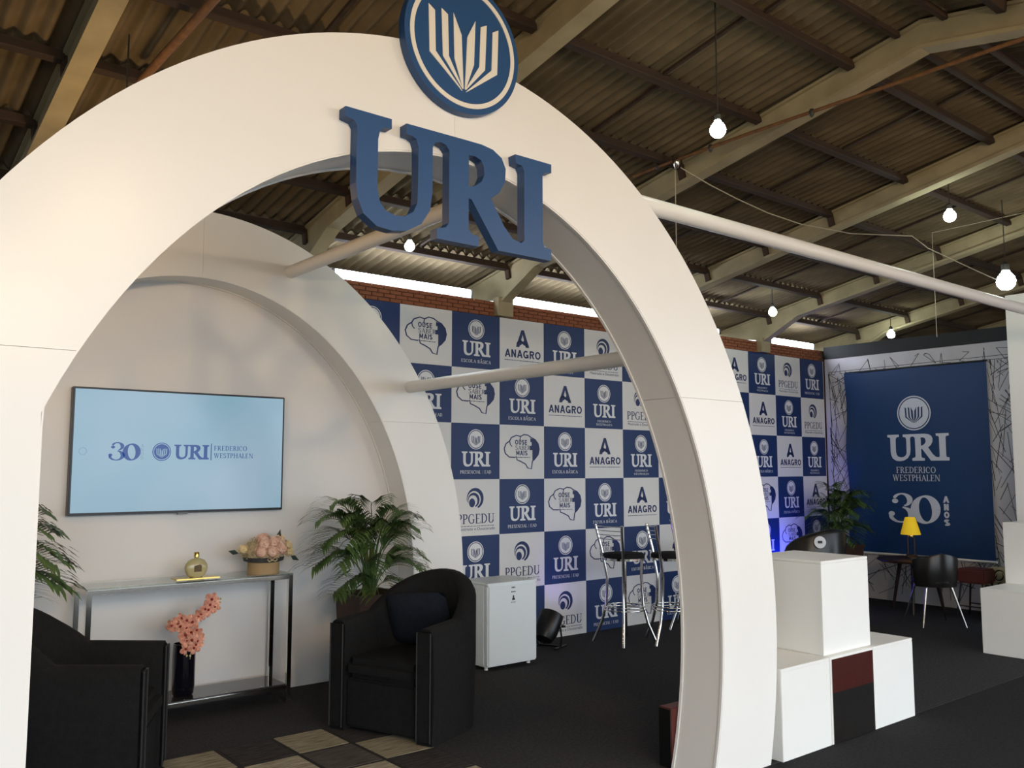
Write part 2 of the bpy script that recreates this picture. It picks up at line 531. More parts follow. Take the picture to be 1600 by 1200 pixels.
# ------------------------------------------------------------------ setting: floor
floor = tag(empty('floor'), 'black carpet floor of the stand with a dark red aisle before it', None, kind='structure')
MB().box(-8, 16, 2.70, 5.85, -.05, 0).build('booth_carpet', M_carpet, floor)
MB().box(5.35, 16, 2.08, 2.70, -.05, -.002).build('carpet_runner', M_runner, floor)
MB().box(-8, 5.35, -2.4, 2.70, -.05, -.002).build('carpet_runner', M_runner, floor)
MB().box(5.35, 16, -2.4, 2.08, -.05, -.003).build('aisle_carpet', M_red, floor)
MB().box(-30, 40, -30, -2.4, -.06, -.03).build('outside_ground', M_concrete, floor)
MB().box(-30, 40, 6.0, 30, -.06, -.03).build('outside_ground', M_concrete, floor)

# walls of the hall
WT = 2.868
wall_b = tag(MB().box(-8, 16, 5.855, 6.0, 0, WT).build('wall_back', M_mortar), 'brick hall wall showing above the printed backdrop', None, kind='structure')
bh, bw = .0315, .108
brick_me = MB().box(-bw / 2 + .003, bw / 2 - .003, -.012, .01, .0025, bh - .0025).mesh('brick', M_brick, bevel=.0015, seg=1)
nb = 0
for row in range(4):
    zb = 2.739 + row * bh
    for k in range(59):
        x = 3.14 + k * bw + (bw / 2 if row % 2 else 0)
        if x > 9.62: continue
        inst('brick', brick_me, wall_b, (x, 5.855 - random.Random(nb).uniform(0, .003), zb))
        nb += 1
tag(MB().box(16, 16.15, -2.4, 6.0, 0, 4.0).build('wall_right', M_plaster), 'plaster end wall of the hall', None, kind='structure')
tag(MB().box(-8.15, -8, -2.4, 6.0, 0, 4.0).build('wall_left', M_plaster), 'plaster end wall of the hall', None, kind='structure')

# ------------------------------------------------------------------ setting: roof
SL = .195
RY = 2.15
ang = math.atan(SL)


def zr(Y):
    return 3.165 + SL * (5.83 - (Y if Y >= RY else 2 * RY - Y))


ceiling = tag(empty('ceiling'), 'corrugated fibre cement roof on cream beams and brown purlins', None, kind='structure')
PITCH = .925 / 11
ROW = .63
LEN = ROW / math.cos(ang) + .09
mb = MB()
NX = 88
for i in range(NX + 1):
    x = .925 * i / NX
    z = .016 * math.cos(2 * PI * x / PITCH)
    mb.v += [(x, 0, z), (x, LEN, z)]
mb.f = [(2 * i, 2 * i + 2, 2 * i + 3, 2 * i + 1) for i in range(NX)]
sheet_me = mb.mesh('roof_sheet', M_sheet, smooth=60, recalc=False)
YROW = [5.72 - ROW * i for i in range(6)]          # purlin lines
for i in range(18):
    x0 = -1.855 + .925 * i
    for r in range(7):
        Yhi = 5.72 - ROW * r if r < 6 else RY + .01
        if r == 6:
            Yhi = 2.57 - .42
        a = -ang + .022
        inst('roof_sheet', sheet_me, ceiling, (x0, Yhi, zr(Yhi) + .008), (a, 0, 0))
        inst('roof_sheet', sheet_me, ceiling, (x0 + .925, 2 * RY - Yhi, zr(Yhi) + .008), (a, 0, PI))
# two eave rows reach out past the walls
MB().box(-1.9, 14.9, RY - .10, RY + .10, zr(RY) + .02, zr(RY) + .05).build('ridge_cap', M_sheet, ceiling)
# plain remainder of the roof where the photograph does not look
for (xa, xb) in ((-8, -1.85), (14.75, 16)):
    for s_ in (1, -1):
        yo = 6.5 if s_ > 0 else 2 * RY - 6.5
        MB().add([(xa, RY, zr(RY)), (xb, RY, zr(RY)), (xb, yo, zr(6.5)), (xa, yo, zr(6.5))], [(0, 1, 2, 3)]).build('roof_sheet', M_sheet, ceiling, recalc=False)

BX = [-.93 + 1.85 * k for k in range(9)]
pur_me = MB().box(-.885, .885, -.024, .024, -.072, -.018).mesh('purlin', M_purlin, bevel=.004, seg=1)
pur_sm = MB().box(-.885, .885, -.018, .018, -.05, -.018).mesh('purlin', M_purlin, bevel=.004, seg=1)
for k in range(8):
    xc = (BX[k] + BX[k + 1]) / 2
    for Y in YROW + [6.38]:
        pm_ = pur_me if Y < 6 else pur_sm
        inst('purlin', pm_, ceiling, (xc, Y, zr(Y)), (-ang, 0, 0))
        inst('purlin', pm_, ceiling, (xc, 2 * RY - Y, zr(Y)), (ang, 0, 0))
    for Y in (RY + .13, RY - .13):
        inst('purlin', pur_sm, ceiling, (xc, Y, zr(Y)), (0, 0, 0))


js_me = MB().box(-.010, .010, -.29, .29, -.034, -.016).mesh('joint_strip', M_purlin)
for k in range(8):
    xc = (BX[k] + BX[k + 1]) / 2
    for i, Y in enumerate(YROW):
        xj = xc + (.03 if i % 2 else -.03)
        Ym = Y - ROW / 2
        if Ym < RY + .1: continue
        inst('joint_strip', js_me, ceiling, (xj, Ym, zr(Ym)), (-ang, 0, 0))


def beam_prof(top, bot):
    A = [(6.45, zr(6.45) - top), (6.45, zr(6.45) - top - .05), (5.95, 2.90), (5.80, 2.86), (5.35, zr(5.35) - bot), (RY, zr(RY) - bot - .01)]
    B = [(2 * RY - y, z) for (y, z) in A[:5]][::-1]
    return [(RY, zr(RY) - top)] + A + B


web = beam_prof(.022, .165)
cleat_me = MB().box(-.022, .0, -.024, .024, -.115, -.012).mesh('cleat', M_cleat)
for k, x in enumerate(BX):
    b = MB()
    b.prism([web], x - .028, x + .028, axis='x')
    bo = b.build('roof_beam', M_beam, ceiling)
    for s_ in (1, -1):
        f = MB()
        pts = [(2.15, zr(2.15) - .168), (5.35, zr(5.35) - .160), (5.80, 2.865)]
        for (ya, za), (yb, zb) in zip(pts[:-1], pts[1:]):
            if s_ < 0:
                ya, yb = 2 * RY - ya, 2 * RY - yb
            f.add([(x - .052, ya, za - .014), (x + .052, ya, za - .014), (x + .052, yb, zb - .014), (x - .052, yb, zb - .014),
                   (x - .052, ya, za + .010), (x + .052, ya, za + .010), (x + .052, yb, zb + .010), (x - .052, yb, zb + .010)],
                  [(0, 3, 2, 1), (4, 5, 6, 7), (0, 1, 5, 4), (1, 2, 6, 5), (2, 3, 7, 6), (3, 0, 4, 7)])
        f.build('flange', M_beam, bo)
        y0, y1 = (RY, 6.4) if s_ > 0 else (2 * RY - 6.4, RY)
        t = MB()
        za, zb2 = (zr(y0) - .038, zr(y1) - .038)
        t.add([(x - .05, y0, za), (x + .05, y0, za), (x + .05, y1, zb2), (x - .05, y1, zb2), (x - .05, y0, za + .016), (x + .05, y0, za + .016), (x + .05, y1, zb2 + .016), (x - .05, y1, zb2 + .016)],
              [(0, 3, 2, 1), (4, 5, 6, 7), (0, 1, 5, 4), (1, 2, 6, 5), (2, 3, 7, 6), (3, 0, 4, 7)])
        t.build('flange', M_beam, bo)
    for Y in YROW[:4]:
        inst('cleat', cleat_me, bo, (x - .028, Y, zr(Y) - .03), (-ang, 0, 0))
    MB().box(x - .08, x + .08, 5.78, 5.853, 2.742, 2.90).build('bracket', M_beam, bo)

# rusty tie rod under one beam with its clamp and cables
tr = tag(empty('tie_rod', (4.40, 3.708, 3.478)), 'long rusty tie rod slung below the roof beam with a metal clamp', 'tie rod')
MB().tube([(0, .38, -.012), (0, 0, 0), (0, -.6, .006), (0, -1.5, .0), (0, -3.0, .0), (0, -3.4, -.01)], .011, 8).build('rod', M_rope, tr, smooth=60)
MB().lathe([(0, -.06), (.012, -.055), (.026, -.02), (.026, .015), (.016, .03), (0, .03)], 12).build('clamp', M_steel, tr, smooth=50)
for yy in (-.28, .16, -1.0):
    MB().lathe([(0, -.03), (.012, -.02), (.018, 0), (.012, .02), (0, .022)], 10, (0, yy, 0)).build('turnbuckle', M_socket, tr, smooth=50)
tr2 = MB().tube([(1.2, 4.35, 3.326), (1.2, 3.3, 3.326), (1.2, -.1, 3.326)], .020, 8).build('timber_brace', M_rope, smooth=60)
tag(tr2, 'brown brace running under the roof above the entrance arch', 'brace')
c = MB().tube([(4.41, 3.68, 3.42), (4.70, 3.67, 3.36), (4.939, 3.64, 3.308), (5.177, 3.55, 3.228), (5.425, 3.46, 3.175), (5.874, 3.33, 3.154), (6.417, 3.15, 3.19), (6.597, 3.12, 3.119), (7.224, 3.02, 3.008), (7.62, 3.03, 2.99)], .0038, 6).build('hanging_cable', M_cord, smooth=60)
tag(c, 'pale cable drooping from the tie rod clamp towards the glaring bulb', 'cable')
c = MB().tube([(4.39, 3.712, 3.41), (4.39, 3.712, 3.0), (4.39, 3.712, 2.5)], .0035, 6).build('hanging_cable', M_cord, smooth=60)
tag(c, 'thin pale cable falling straight down from the tie rod clamp', 'cable')
c = MB().tube([(8.25, 2.45, 3.80), (8.0, 2.956, 3.62), (7.7, 3.6, 3.53), (7.7, 3.6, 3.0), (7.7, 3.6, 2.60)], .003, 6).build('hanging_wire', M_cord, smooth=60)
tag(c, 'thin wire dropping from the roof in front of the black partition header', 'wire')

# ------------------------------------------------------------------ tube lights on top of the brick wall
M_tube = mat('lit led tube', (1, 1, 1), 0.3, emit=((0.80, 0.88, 1.0), 30))
for (xa, xb, lab) in ((3.05, 4.33, 'lit white tube light on the brick wall above the brain logo square'), (4.76, 6.05, 'lit white tube light on the brick wall behind the arch soffit'),
                      (6.55, 7.62, 'lit white tube light on the brick wall hidden behind the arch'), (8.56, 9.42, 'lit white tube light on the brick wall next to the partition corner')):
    t = tag(empty('tube_light', ((xa + xb) / 2, 5.905, 2.915)), lab, 'light', 'tube lights along the brick wall')
    L_ = (xb - xa) / 2
    MB().tube([(-L_ + .02, -.01, 0), (L_ - .02, -.01, 0)], .032, 14).build('tube', M_tube, t, smooth=50)
    MB().box(-L_, L_, .026, .052, -.046, .045).build('housing', M_grey, t, bevel=.003)
    for s_ in (-1, 1):
        MB().box(s_ * L_ - .012, s_ * L_ + .012, -.034, .05, -.046, .032).build('end_cap', M_grey, t, bevel=.004)

# ------------------------------------------------------------------ hanging bulbs
bulb_pts = [(3.257, 5.154, 3.0, .036), (3.45, 2.64, 3.118, .040), (6.65, 2.97, 3.345, .045), (7.75, 3.03, 3.005, .075), (7.6, 5.19, 3.03, .042), (9.9, 5.16, 3.02, .045)]
bulb_lab = ['lit round bulb hanging behind the letter U above the back arch', 'lit round bulb hanging under the roof beside the blue medallion sign', 'lit round bulb hanging above the drooping cable under the roof',
            'large glaring bulb beside the top of the white pillar', 'small lit bulb hanging above the checkered backdrop near a cream beam', 'small lit bulb hanging above the black header of the partition']


def bulb(x, y, z, r, lab, m):
    t = tag(empty('hanging_bulb', (x, y, z)), lab, 'light bulb', 'bulbs hanging from the roof')
    MB().lathe([(0, -r), (r * .55, -r * .85), (r * .9, -r * .45), (r, 0), (r * .85, r * .5), (r * .5, r * .95), (r * .36, r * 1.25), (0, r * 1.3)], 14).build('glass_bulb', m, t, smooth=80)
    MB().lathe([(0, r * 1.22), (r * .42, r * 1.22), (r * .42, r * 1.9), (r * .15, r * 2.2), (0, r * 2.2)], 10).build('socket', M_socket, t, smooth=40)
    MB().tube([(0, 0, r * 2.1), (0, 0, zr(y) - z - .01)], .004, 6).build('cord', M_socket, t)


for p, l in zip(bulb_pts, bulb_lab):
    bulb(*p, l, M_bulb)
for (x, y, z, l) in ((1.45, -.7, 3.10, 'added warm fill bulb high over the open aisle before the arch'), (.92, -.7, 2.45, 'added warm fill bulb on a long cord over the open aisle before the arch'), (4.6, -.7, 2.80, 'added warm fill bulb over the red edge of the aisle')):  # bulbs added out of view to warm the arch and put highlights on it
    bulb(x, y, z, .05, l, M_fillbulb)
M_fillsoft = mat('added soft warm fill bulb', (1, 1, 1), 0.3, emit=((1.0, 0.66, 0.32), 330))  # glow of the fill bulb added behind the entrance arch
bulb(1.1, 4.2, 2.60, .035, 'added warm fill bulb between the entrance arch and the rear arch', M_fillsoft)  # added unseen behind the arch to warm the television wall

# ------------------------------------------------------------------ arches
ACX, ACZ, ROX, ROZ, RIX, RIZ = 1.905, .664, 2.005, 2.395, 1.580, 1.976


def arch_pt(t, inner, flat=False):
    rx, rz = (RIX, RIZ) if inner else (ROX, ROZ)
    a0 = -math.asin(ACZ / rz)
    a = (PI - a0) + (a0 - (PI - a0)) * t          # left foot -> right foot
    x, z = ACX + rx * math.cos(a), ACZ + rz * math.sin(a)
    return (max(x, .522) if (flat and inner) else x), z


def t_at(z, inner):
    """parameter on the left side where the curve is at height z"""
    rz = RIZ if inner else ROZ
    a0 = -math.asin(ACZ / rz)
    return (PI - a0 - (PI - math.asin((z - ACZ) / rz))) / (PI - 2 * a0)


def arch(name, y0, y1, lab, flat=False):
    t = tag(empty(name, (ACX, y0, 0)), lab, 'arch')
    so, si, g = t_at(1.784, False), t_at(1.784, True), .0002
    segs = ((0, so - g, 0, si - g), (so, .5 - g, si, .5 - g), (.5, 1 - so - g, .5, 1 - si - g), (1 - so, 1, 1 - si, 1))
    for (ao, bo_, ai, bi) in segs:
        n = 36
        m = MB()
        for i in range(n + 1):
            (xo, zo), (xi, zi) = arch_pt(ao + (bo_ - ao) * i / n, False), arch_pt(ai + (bi - ai) * i / n, True, flat)
            m.v += [(xo - ACX, 0, zo), (xi - ACX, 0, zi), (xi - ACX, y1 - y0, zi), (xo - ACX, y1 - y0, zo)]
        for i in range(n):
            for k in range(4):
                m.f.append((i * 4 + k, i * 4 + (k + 1) % 4, i * 4 + 4 + (k + 1) % 4, i * 4 + 4 + k))
        m.f += [(0, 1, 2, 3), (n * 4, n * 4 + 3, n * 4 + 2, n * 4 + 1)]
        m.build('arch_panel', M_arch, t, smooth=20)
    # raised edge strips along the soffit
    for (ya, yb) in ((.002, .016), (y1 - y0 - .016, y1 - y0 - .002)):
        m = MB()
        n = 90
        for i in range(n + 1):
            x, z = arch_pt(i / n, True, flat)
            dx, dz = (ACX - x), (ACZ - z)
            l = math.hypot(dx, dz)
            e = .006
            xi, zi = x + dx / l * e, max(z + dz / l * e, 0)
            m.v += [(x - ACX, ya, z), (xi - ACX, ya, zi), (xi - ACX, yb, zi), (x - ACX, yb, z)]
        for i in range(n):
            for k in range(4):
                m.f.append((i * 4 + k, i * 4 + (k + 1) % 4, i * 4 + 4 + (k + 1) % 4, i * 4 + 4 + k))
        m.build('edge_strip', M_arch, t, smooth=30)
    return t


A1 = arch('entrance_arch', 2.70, 2.96, 'large white entrance arch carrying the blue sign letters', True)
A2 = arch('rear_arch', 5.40, 5.64, 'white arch framing the television wall')
m = MB()
m.prism([[(arch_pt(i / 80, False)[0] - ACX, arch_pt(i / 80, False)[1]) for i in range(81)]], .24, .29)
m.build('back_board', M_tvwall, A2, smooth=30)


def pipe(name, path, lab, r=.042):
    o = MB().tube([Vector(p) - Vector(path[0]) for p in path], r, 20).build(name, M_pipe, None, path[0], smooth=50)
    return tag(o, lab, 'pipe')


pipe('white_pipe', [(2.49, 2.961, 2.752), (2.49, 5.399, 2.752)], 'upper white pipe joining the entrance arch to the rear arch')
pipe('white_pipe', [(3.426, 2.961, 2.039), (3.426, 5.399, 2.039)], 'lower white pipe joining the entrance arch to the rear arch')
pipe('white_pipe', [(2.90, 2.83, 2.72), (9.6, 2.83, 2.72)], 'long white pipe running from the entrance arch to the white pillar')
pl = tag(empty('white_pillar', (9.11, 3.40, 0)), 'tall white pillar rising behind the stacked white boxes', 'pillar')
MB().box(-.21, .3, -.10, .10, 0, 3.10).build('shaft', M_arch, pl, bevel=.004)
MB().box(-.212, .302, -.102, .102, 0, .06).build('plinth', M_arch, pl)

# ------------------------------------------------------------------ sign on the arch
y_face = 2.70
sg_t = MB()
sg_t.prism(uri(0, 0, UW, UH), -.045, 0)
o = sg_t.build('sign_letters', M_sign, None, (1.392, y_face - .002, 2.293), bevel=None)
tag(o, 'blue raised slab serif letters URI across the top of the arch', 'sign')
md = tag(empty('medallion_sign', (1.9165, y_face - .002, 3.08)), 'round blue medallion with a white open book emblem on top of the arch', 'sign')
MB().prism([circ(0, 0, .27, 72)], -.04, 0).build('disc', M_sign, md, smooth=40)
MB().prism([circ(0, 0, .2475, 72), circ(0, 0, .229, 72)[::-1]], -.043, -.038).build('ring', M_signedge, md, smooth=40)
for b in blades(0, 0, .27):
    MB().prism([b], -.043, -.038).build('page', M_signedge, md)

# ------------------------------------------------------------------ checkered backdrop
TW, TH = .4945, 2.735 / 6
bd = tag(empty('printed_backdrop', (6.2, 5.84, 0)), 'checkered navy and white backdrop printed with logos along the brick wall', 'backdrop')
MB().box(.6 - 6.2, 9.54 - 6.2, -.006, .012, 0, 2.735).build('board', M_vinyl_w, bd)
sq_me = MB().box(-TW / 2 + .0005, TW / 2 - .0005, -.004, 0, -TH / 2 + .0005, TH / 2 - .0005)
sq_w = sq_me.mesh('printed_square', M_vinyl_w)
sq_b = sq_me.mesh('printed_square', M_vinyl_b)
U_ = lambda u: (u - .5) * TW
V_ = lambda v: (.5 - v) * TH


def logo_uri(lines):
    m = MB()
    emblem_print(m, 0, V_(.285), .083)
    m.flat(uri(U_(.2), V_(.775), .6 * TW, .27 * TH))
    if lines == 1: text(m, 'ESCOLA BASICA', U_(.19), V_(.90), .62 * TW, .058 * TH)
    if lines == 1: m.flat([[(U_(.588), V_(.836)), (U_(.602), V_(.836)), (U_(.622), V_(.815)), (U_(.606), V_(.815))]])
    if lines == 2:
        text(m, 'FREDERICO', U_(.32), V_(.872), .36 * TW, .042 * TH)
        text(m, 'WESTPHALEN', U_(.29), V_(.94), .42 * TW, .042 * TH)
    if lines == 3: text(m, 'PRESENCIAL | EAD', U_(.18), V_(.90), .64 * TW, .058 * TH)
    return m.mesh('logo', M_ink_w, recalc=False)


def logo_anagro():
    m = MB()
    k = lambda L: [(U_(.36) + p[0] * .30 * TW, V_(.52) + p[1] * .33 * TH) for p in L]
    m.flat([k([(.40, 1), (.60, 1), (1.0, .0), (.74, .0), (.66, .20), (.52, .30), (.60, .42), (.5, .74), (.38, .40), (.56, .24), (.30, .10), (.24, 0), (0, 0)])])
    m.flat([k([(.02, .12), (.30, .30), (.62, .12), (.98, .10), (.90, .24), (.60, .28), (.34, .44), (.08, .28)])])
    text(m, 'ANAGRO', U_(.11), V_(.725), .82 * TW, .15 * TH, font=sg, sp=.05)
    bars(m, U_(.11), U_(.92), V_(.785), .012 * TH, seed=3)
    return m.mesh('logo', M_ink_b, recalc=False)


def logo_ppg():
    m = MB()
    cx, cz, r = U_(.49), V_(.34), .085
    # nested crescents
    for (ra, ox, oz, rb, px, pz) in ((1.0, 0, 0, .80, -.14, -.10), (.70, -.18, -.16, .54, -.28, -.24)):
        a = [(cx + (ox + ra * math.cos(t)) * r, cz + (oz + ra * math.sin(t)) * r) for t in [R(-70 + i * 9) for i in range(31)]]
        b = [(cx + (px + rb * math.cos(t)) * r, cz + (pz + rb * math.sin(t)) * r) for t in [R(-62 + i * 8.6) for i in range(31)]]
        for i in range(30):
            m.flat([[a[i], a[i + 1], b[i + 1], b[i]]])
    m.flat([circ(cx - .38 * r, cz - .42 * r, .36 * r, 20, .42 * r)])
    text(m, 'PPGEDU', U_(.12), V_(.785), .77 * TW, .17 * TH, sp=.03)
    bars(m, U_(.14), U_(.88), V_(.835), .010 * TH, seed=5)
    plain_text(m, 'Mestrado e Doutorado', U_(.14), V_(.905), .76 * TW, .052 * TH)
    return m.mesh('logo', M_ink_b, recalc=False)


def logo_brain():
    m = MB()
    k = lambda L: [(U_(.10) + p[0] * .785 * TW, V_(.815) + p[1] * .645 * TH) for p in L]
    out = [(.30, .33), (.14, .34), (.03, .44), (.0, .58), (.05, .72), (.15, .80), (.20, .90), (.34, .97), (.46, .94), (.56, 1.0), (.68, .98), (.76, .92), (.88, .86), (.97, .74), (1.0, .58), (.97, .42), (.88, .30), (.80, .22), (.77, .0), (.66, .03), (.60, .14), (.46, .22), (.36, .26), (.34, .36)]
    for q in strip(out + [out[0]], .016 / .5):
        m.flat([k(q)])
    for q in strip([(.15, .80), (.17, .70), (.22, .64)], .025): m.flat([k(q)])
    for q in strip([(.46, .94), (.44, .84), (.48, .78)], .025): m.flat([k(q)])
    m.flat([k([(.74, .90), (.88, .85), (.97, .73), (1.0, .58), (.96, .42), (.88, .31), (.80, .24), (.80, .55), (.73, .55), (.73, .67), (.78, .68), (.78, .78), (.74, .78)])])
    text(m, 'OUSE', k([(.30, .70)])[0][0], k([(.30, .70)])[0][1], .35 * .785 * TW, .14 * .645 * TH, font=sg)
    text(m, 'SABER', k([(.31, .55)])[0][0], k([(.3, .55)])[0][1], .44 * .785 * TW, .125 * .645 * TH)
    text(m, 'MAIS', k([(.33, .39)])[0][0], k([(.3, .39)])[0][1], .33 * .785 * TW, .14 * .645 * TH, font=sg)
    bars(m, k([(.37, .33)])[0][0], k([(.73, .33)])[0][0], k([(.3, .325)])[0][1], .012 * TH, seed=8)
    return m.mesh('logo', M_ink_b, recalc=False)


LG = {0: logo_anagro(), 1: logo_uri(2), 2: logo_ppg(), 3: logo_uri(3), 4: logo_brain(), 5: logo_uri(1)}
for c_ in range(-4, 10):
    for r_ in range(6):
        k = (c_ - r_) % 6
        xc = 4.592 + (c_ + .5) * TW
        w_ = 1.0
        if c_ == 9:
            xc -= .006
        s_ = inst('printed_square', sq_b if k % 2 else sq_w, bd, (xc - 6.2, -.0065, 2.735 - (r_ + .5) * TH), (0, 0, 0), (w_ if c_ < 9 else .975, 1, 1))
        inst('logo', LG[k], s_, (0, -.0052, 0))

# ------------------------------------------------------------------ partition with lines and banner
pw = tag(empty('wall_partition', (9.56, 4.4, 0)), 'partition printed with criss cross charcoal lines under a black header', None, kind='structure')
MB().box(0, .06, -1.6, 1.425, 0, 2.76).build('board', M_partition, pw)
MB().box(-.012, .07, -1.6, 1.425, 2.76, 2.905).build('header', M_header, pw)
rnd = random.Random(4)
ln = MB()


def pline(y0, z0, y1, z1, w=.006):
    d = math.hypot(y1 - y0, z1 - z0) or 1
    nx, nz = -(z1 - z0) / d * w / 2, (y1 - y0) / d * w / 2
    n = len(ln.v)
    ln.v += [(-.0015, y0 + nx, z0 + nz), (-.0015, y1 + nx, z1 + nz), (-.0015, y1 - nx, z1 - nz), (-.0015, y0 - nx, z0 - nz)]
    ln.f.append((n, n + 1, n + 2, n + 3))


for (ya, yb, za, zb, n) in ((1.08, 1.38, .08, 2.58, 110), (-1.0, -.43, .08, 2.58, 150), (-.45, 1.1, .06, .55, 90)):
    for i in range(n):
        y, z = rnd.uniform(ya, yb), rnd.uniform(za, zb)
        a = rnd.choice([rnd.uniform(.2, 1.2), rnd.uniform(1.9, 2.9), rnd.uniform(1.3, 1.8)])
        l = rnd.uniform(.15, .5)
        y2, z2 = y + math.cos(a) * l, z + math.sin(a) * l
        pline(y, z, min(max(y2, ya), yb), min(max(z2, za), zb), rnd.uniform(.004, .008))
y = 1.38
while y > -1.0:
    pts = [(y - rnd.uniform(0, .16), rnd.choice([2.58, 2.70]) + rnd.uniform(-.02, .02)) for _ in range(5)]
    for a, b in zip(pts[:-1], pts[1:]):
        pline(*a, *b, .006)
    y -= .19
pline(1.38, 2.60, -1.0, 2.62, .006)
pline(1.37, 2.6, 1.34, .1, .006)
ln.build('printed_lines', M_line, pw, recalc=False)

bn = tag(empty('hanging_banner', (9.545, 5.54, .52)), 'tall blue cloth banner with white medallion, URI and 30 ANOS lettering', 'banner')
BW, BHT = 1.575, 2.045


def bdepth(u, v):
    e = max(0, 1 - u * 8)
    return -.012 - .006 * math.sin(u * 9 + v * 3) - .02 * e * (1 + math.sin(v * 14))


m = MB()
NU, NV = 32, 40
for j in range(NV + 1):
    for i in range(NU + 1):
        u, v = i / NU, j / NV
        m.v.append((bdepth(u, v), -u * BW, v * BHT))
for j in range(NV):
    for i in range(NU):
        a = j * (NU + 1) + i
        m.f.append((a, a + 1, a + NU + 2, a + NU + 1))
m.build('cloth', M_banner, bn, smooth=80)
m = MB().tube([(-.012, .01, -.012), (-.012, -BW - .01, -.012)], .014, 10)
m.build('bottom_rod', M_white, bn, smooth=50)
MB().tube([(-.012, .01, BHT + .006), (-.012, -BW - .01, BHT + .006)], .010, 10).build('top_rod', M_header, bn, smooth=50)
MEDX, MEDZ, MR = .795, 1.543, .19


def bprint(name, m):
    m.v = [(bdepth(min(1, p[0] / BW), min(1, p[2] / BHT)) - .006, -p[0], p[2]) for p in m.v]
    return m.build(name, M_bannerw, bn, recalc=False)


bprint('medallion_ring', MB().flat([circ(MEDX, MEDZ, MR, 48), circ(MEDX, MEDZ, MR * .93, 48)[::-1]]))
bprint('medallion_disc', MB().flat([circ(MEDX, MEDZ, MR * .87, 48)] + blades(MEDX, MEDZ, MR * .86)))
bprint('printed_initials', MB().flat(uri(.465, 1.018, .70, .295)))
bprint('printed_word', text(MB(), 'FREDERICO', .567, .888, .444, .066))
bprint('printed_word', text(MB(), 'WESTPHALEN', .524, .801, .53, .068))
bprint('printed_number', thirty(MB(), .462, .338, .575, .335))
for i, ch in enumerate('ANOS'):
    bprint('printed_letter', text(MB(), ch, 1.074, .575 - i * .081, .062, .068, font=lambda c: sg(c, .27)))

# ------------------------------------------------------------------ television
tv = tag(empty('television', (1.2415, 5.635, 1.18)), 'wide flat television showing a pale blue logo screen above the console', 'television')
TVW, TVH = 1.315, .752
MB().box(0, TVW, -.045, 0, 0, TVH).build('casing', M_tvframe, tv, bevel=.004)
MB().box(.013, TVW - .013, -.0475, -.044, .016, TVH - .012).build('screen', M_screen, tv)
MB().box(TVW / 2 - .03, TVW / 2 + .03, -.046, -.03, -.008, .003).build('logo_tab', M_grey, tv)
ox, oz = 1.2415, 1.18


def sprint(name, m, mt, y=-.0485):
    m.v = [(p[0], y, p[2]) for p in m.v]
    return m.build(name, mt, tv, recalc=False)


sprint('screen_number', thirty(MB(), 1.449 - ox, 1.500 - oz, .182, .112), M_scrink)
sprint('screen_medallion', MB().flat([circ(1.757 - ox, 1.556 - oz, .056, 40)] + blades(1.757 - ox, 1.556 - oz, .052)), M_scrink)
sprint('screen_initials', MB().flat(uri(1.828 - ox, 1.510 - oz, .222, .092)), M_scrink)
sprint('screen_bar', MB().flat([[(2.061 - ox, 1.506 - oz), (2.067 - ox, 1.506 - oz), (2.067 - ox, 1.611 - oz), (2.061 - ox, 1.611 - oz)]]), M_scrink)
sprint('screen_word', text(MB(), 'FREDERICO', 2.082 - ox, 1.568 - oz, .218, .030), M_scrink)
sprint('screen_word', text(MB(), 'WESTPHALEN', 2.082 - ox, 1.521 - oz, .260, .030), M_scrink)
for i, ch in enumerate('ANOS'):
    sprint('screen_letter', text(MB(), ch, 1.632 - ox, 1.582 - oz - i * .024, .018, .019), M_scrgrey)
sprint('screen_icon', MB().flat([circ(1.308 - ox, 1.554 - oz, .022, 24), circ(1.308 - ox, 1.554 - oz, .019, 24)[::-1]]), M_scrgrey)
sprint('screen_ring', MB().flat([circ(1.757 - ox, 1.556 - oz, .050, 40), circ(1.757 - ox, 1.556 - oz, .047, 40)[::-1]]), M_scrlight, -.0495)

# ------------------------------------------------------------------ rug
rug = tag(empty('patchwork_rug', (2.10, 3.9, 0)), 'patchwork rug of beige and charcoal rectangles between the armchairs', 'rug')
MB().box(-1.5, .60, -.9, .745, 0, .003).build('backing', mat('dark rug seam', srgb(34, 31, 30), .95, noise=(60, .2)), rug)
pm = [mat('rug patch %d' % i, srgb(*c), .95, noise=(9, .42), stretch=(1, 9, 1), bump=(120, .4), spec=.1) for i, c in enumerate(((160, 152, 132), (108, 102, 94), (64, 60, 60), (146, 138, 118), (86, 81, 78)))]
xs = [-1.5 + .318 * 0 + .31 * i for i in range(8)]
pat = random.Random(11)
for i in range(7):
    for j in range(5):
        xa, xb = .60 - .305 * (i + 1) + .012, .60 - .305 * i - .012
        yb = .745 - .345 * j - .012
        ya = yb - .345 + .024
        if xa < -1.5: continue
        MB().box(xa, xb, ya, max(yb, ya + .02), .002, .005).build('patch', pm[(0, 3)[pat.randint(0, 1)] if (i + j) % 2 else (1, 2, 4)[pat.randint(0, 2)]], rug)

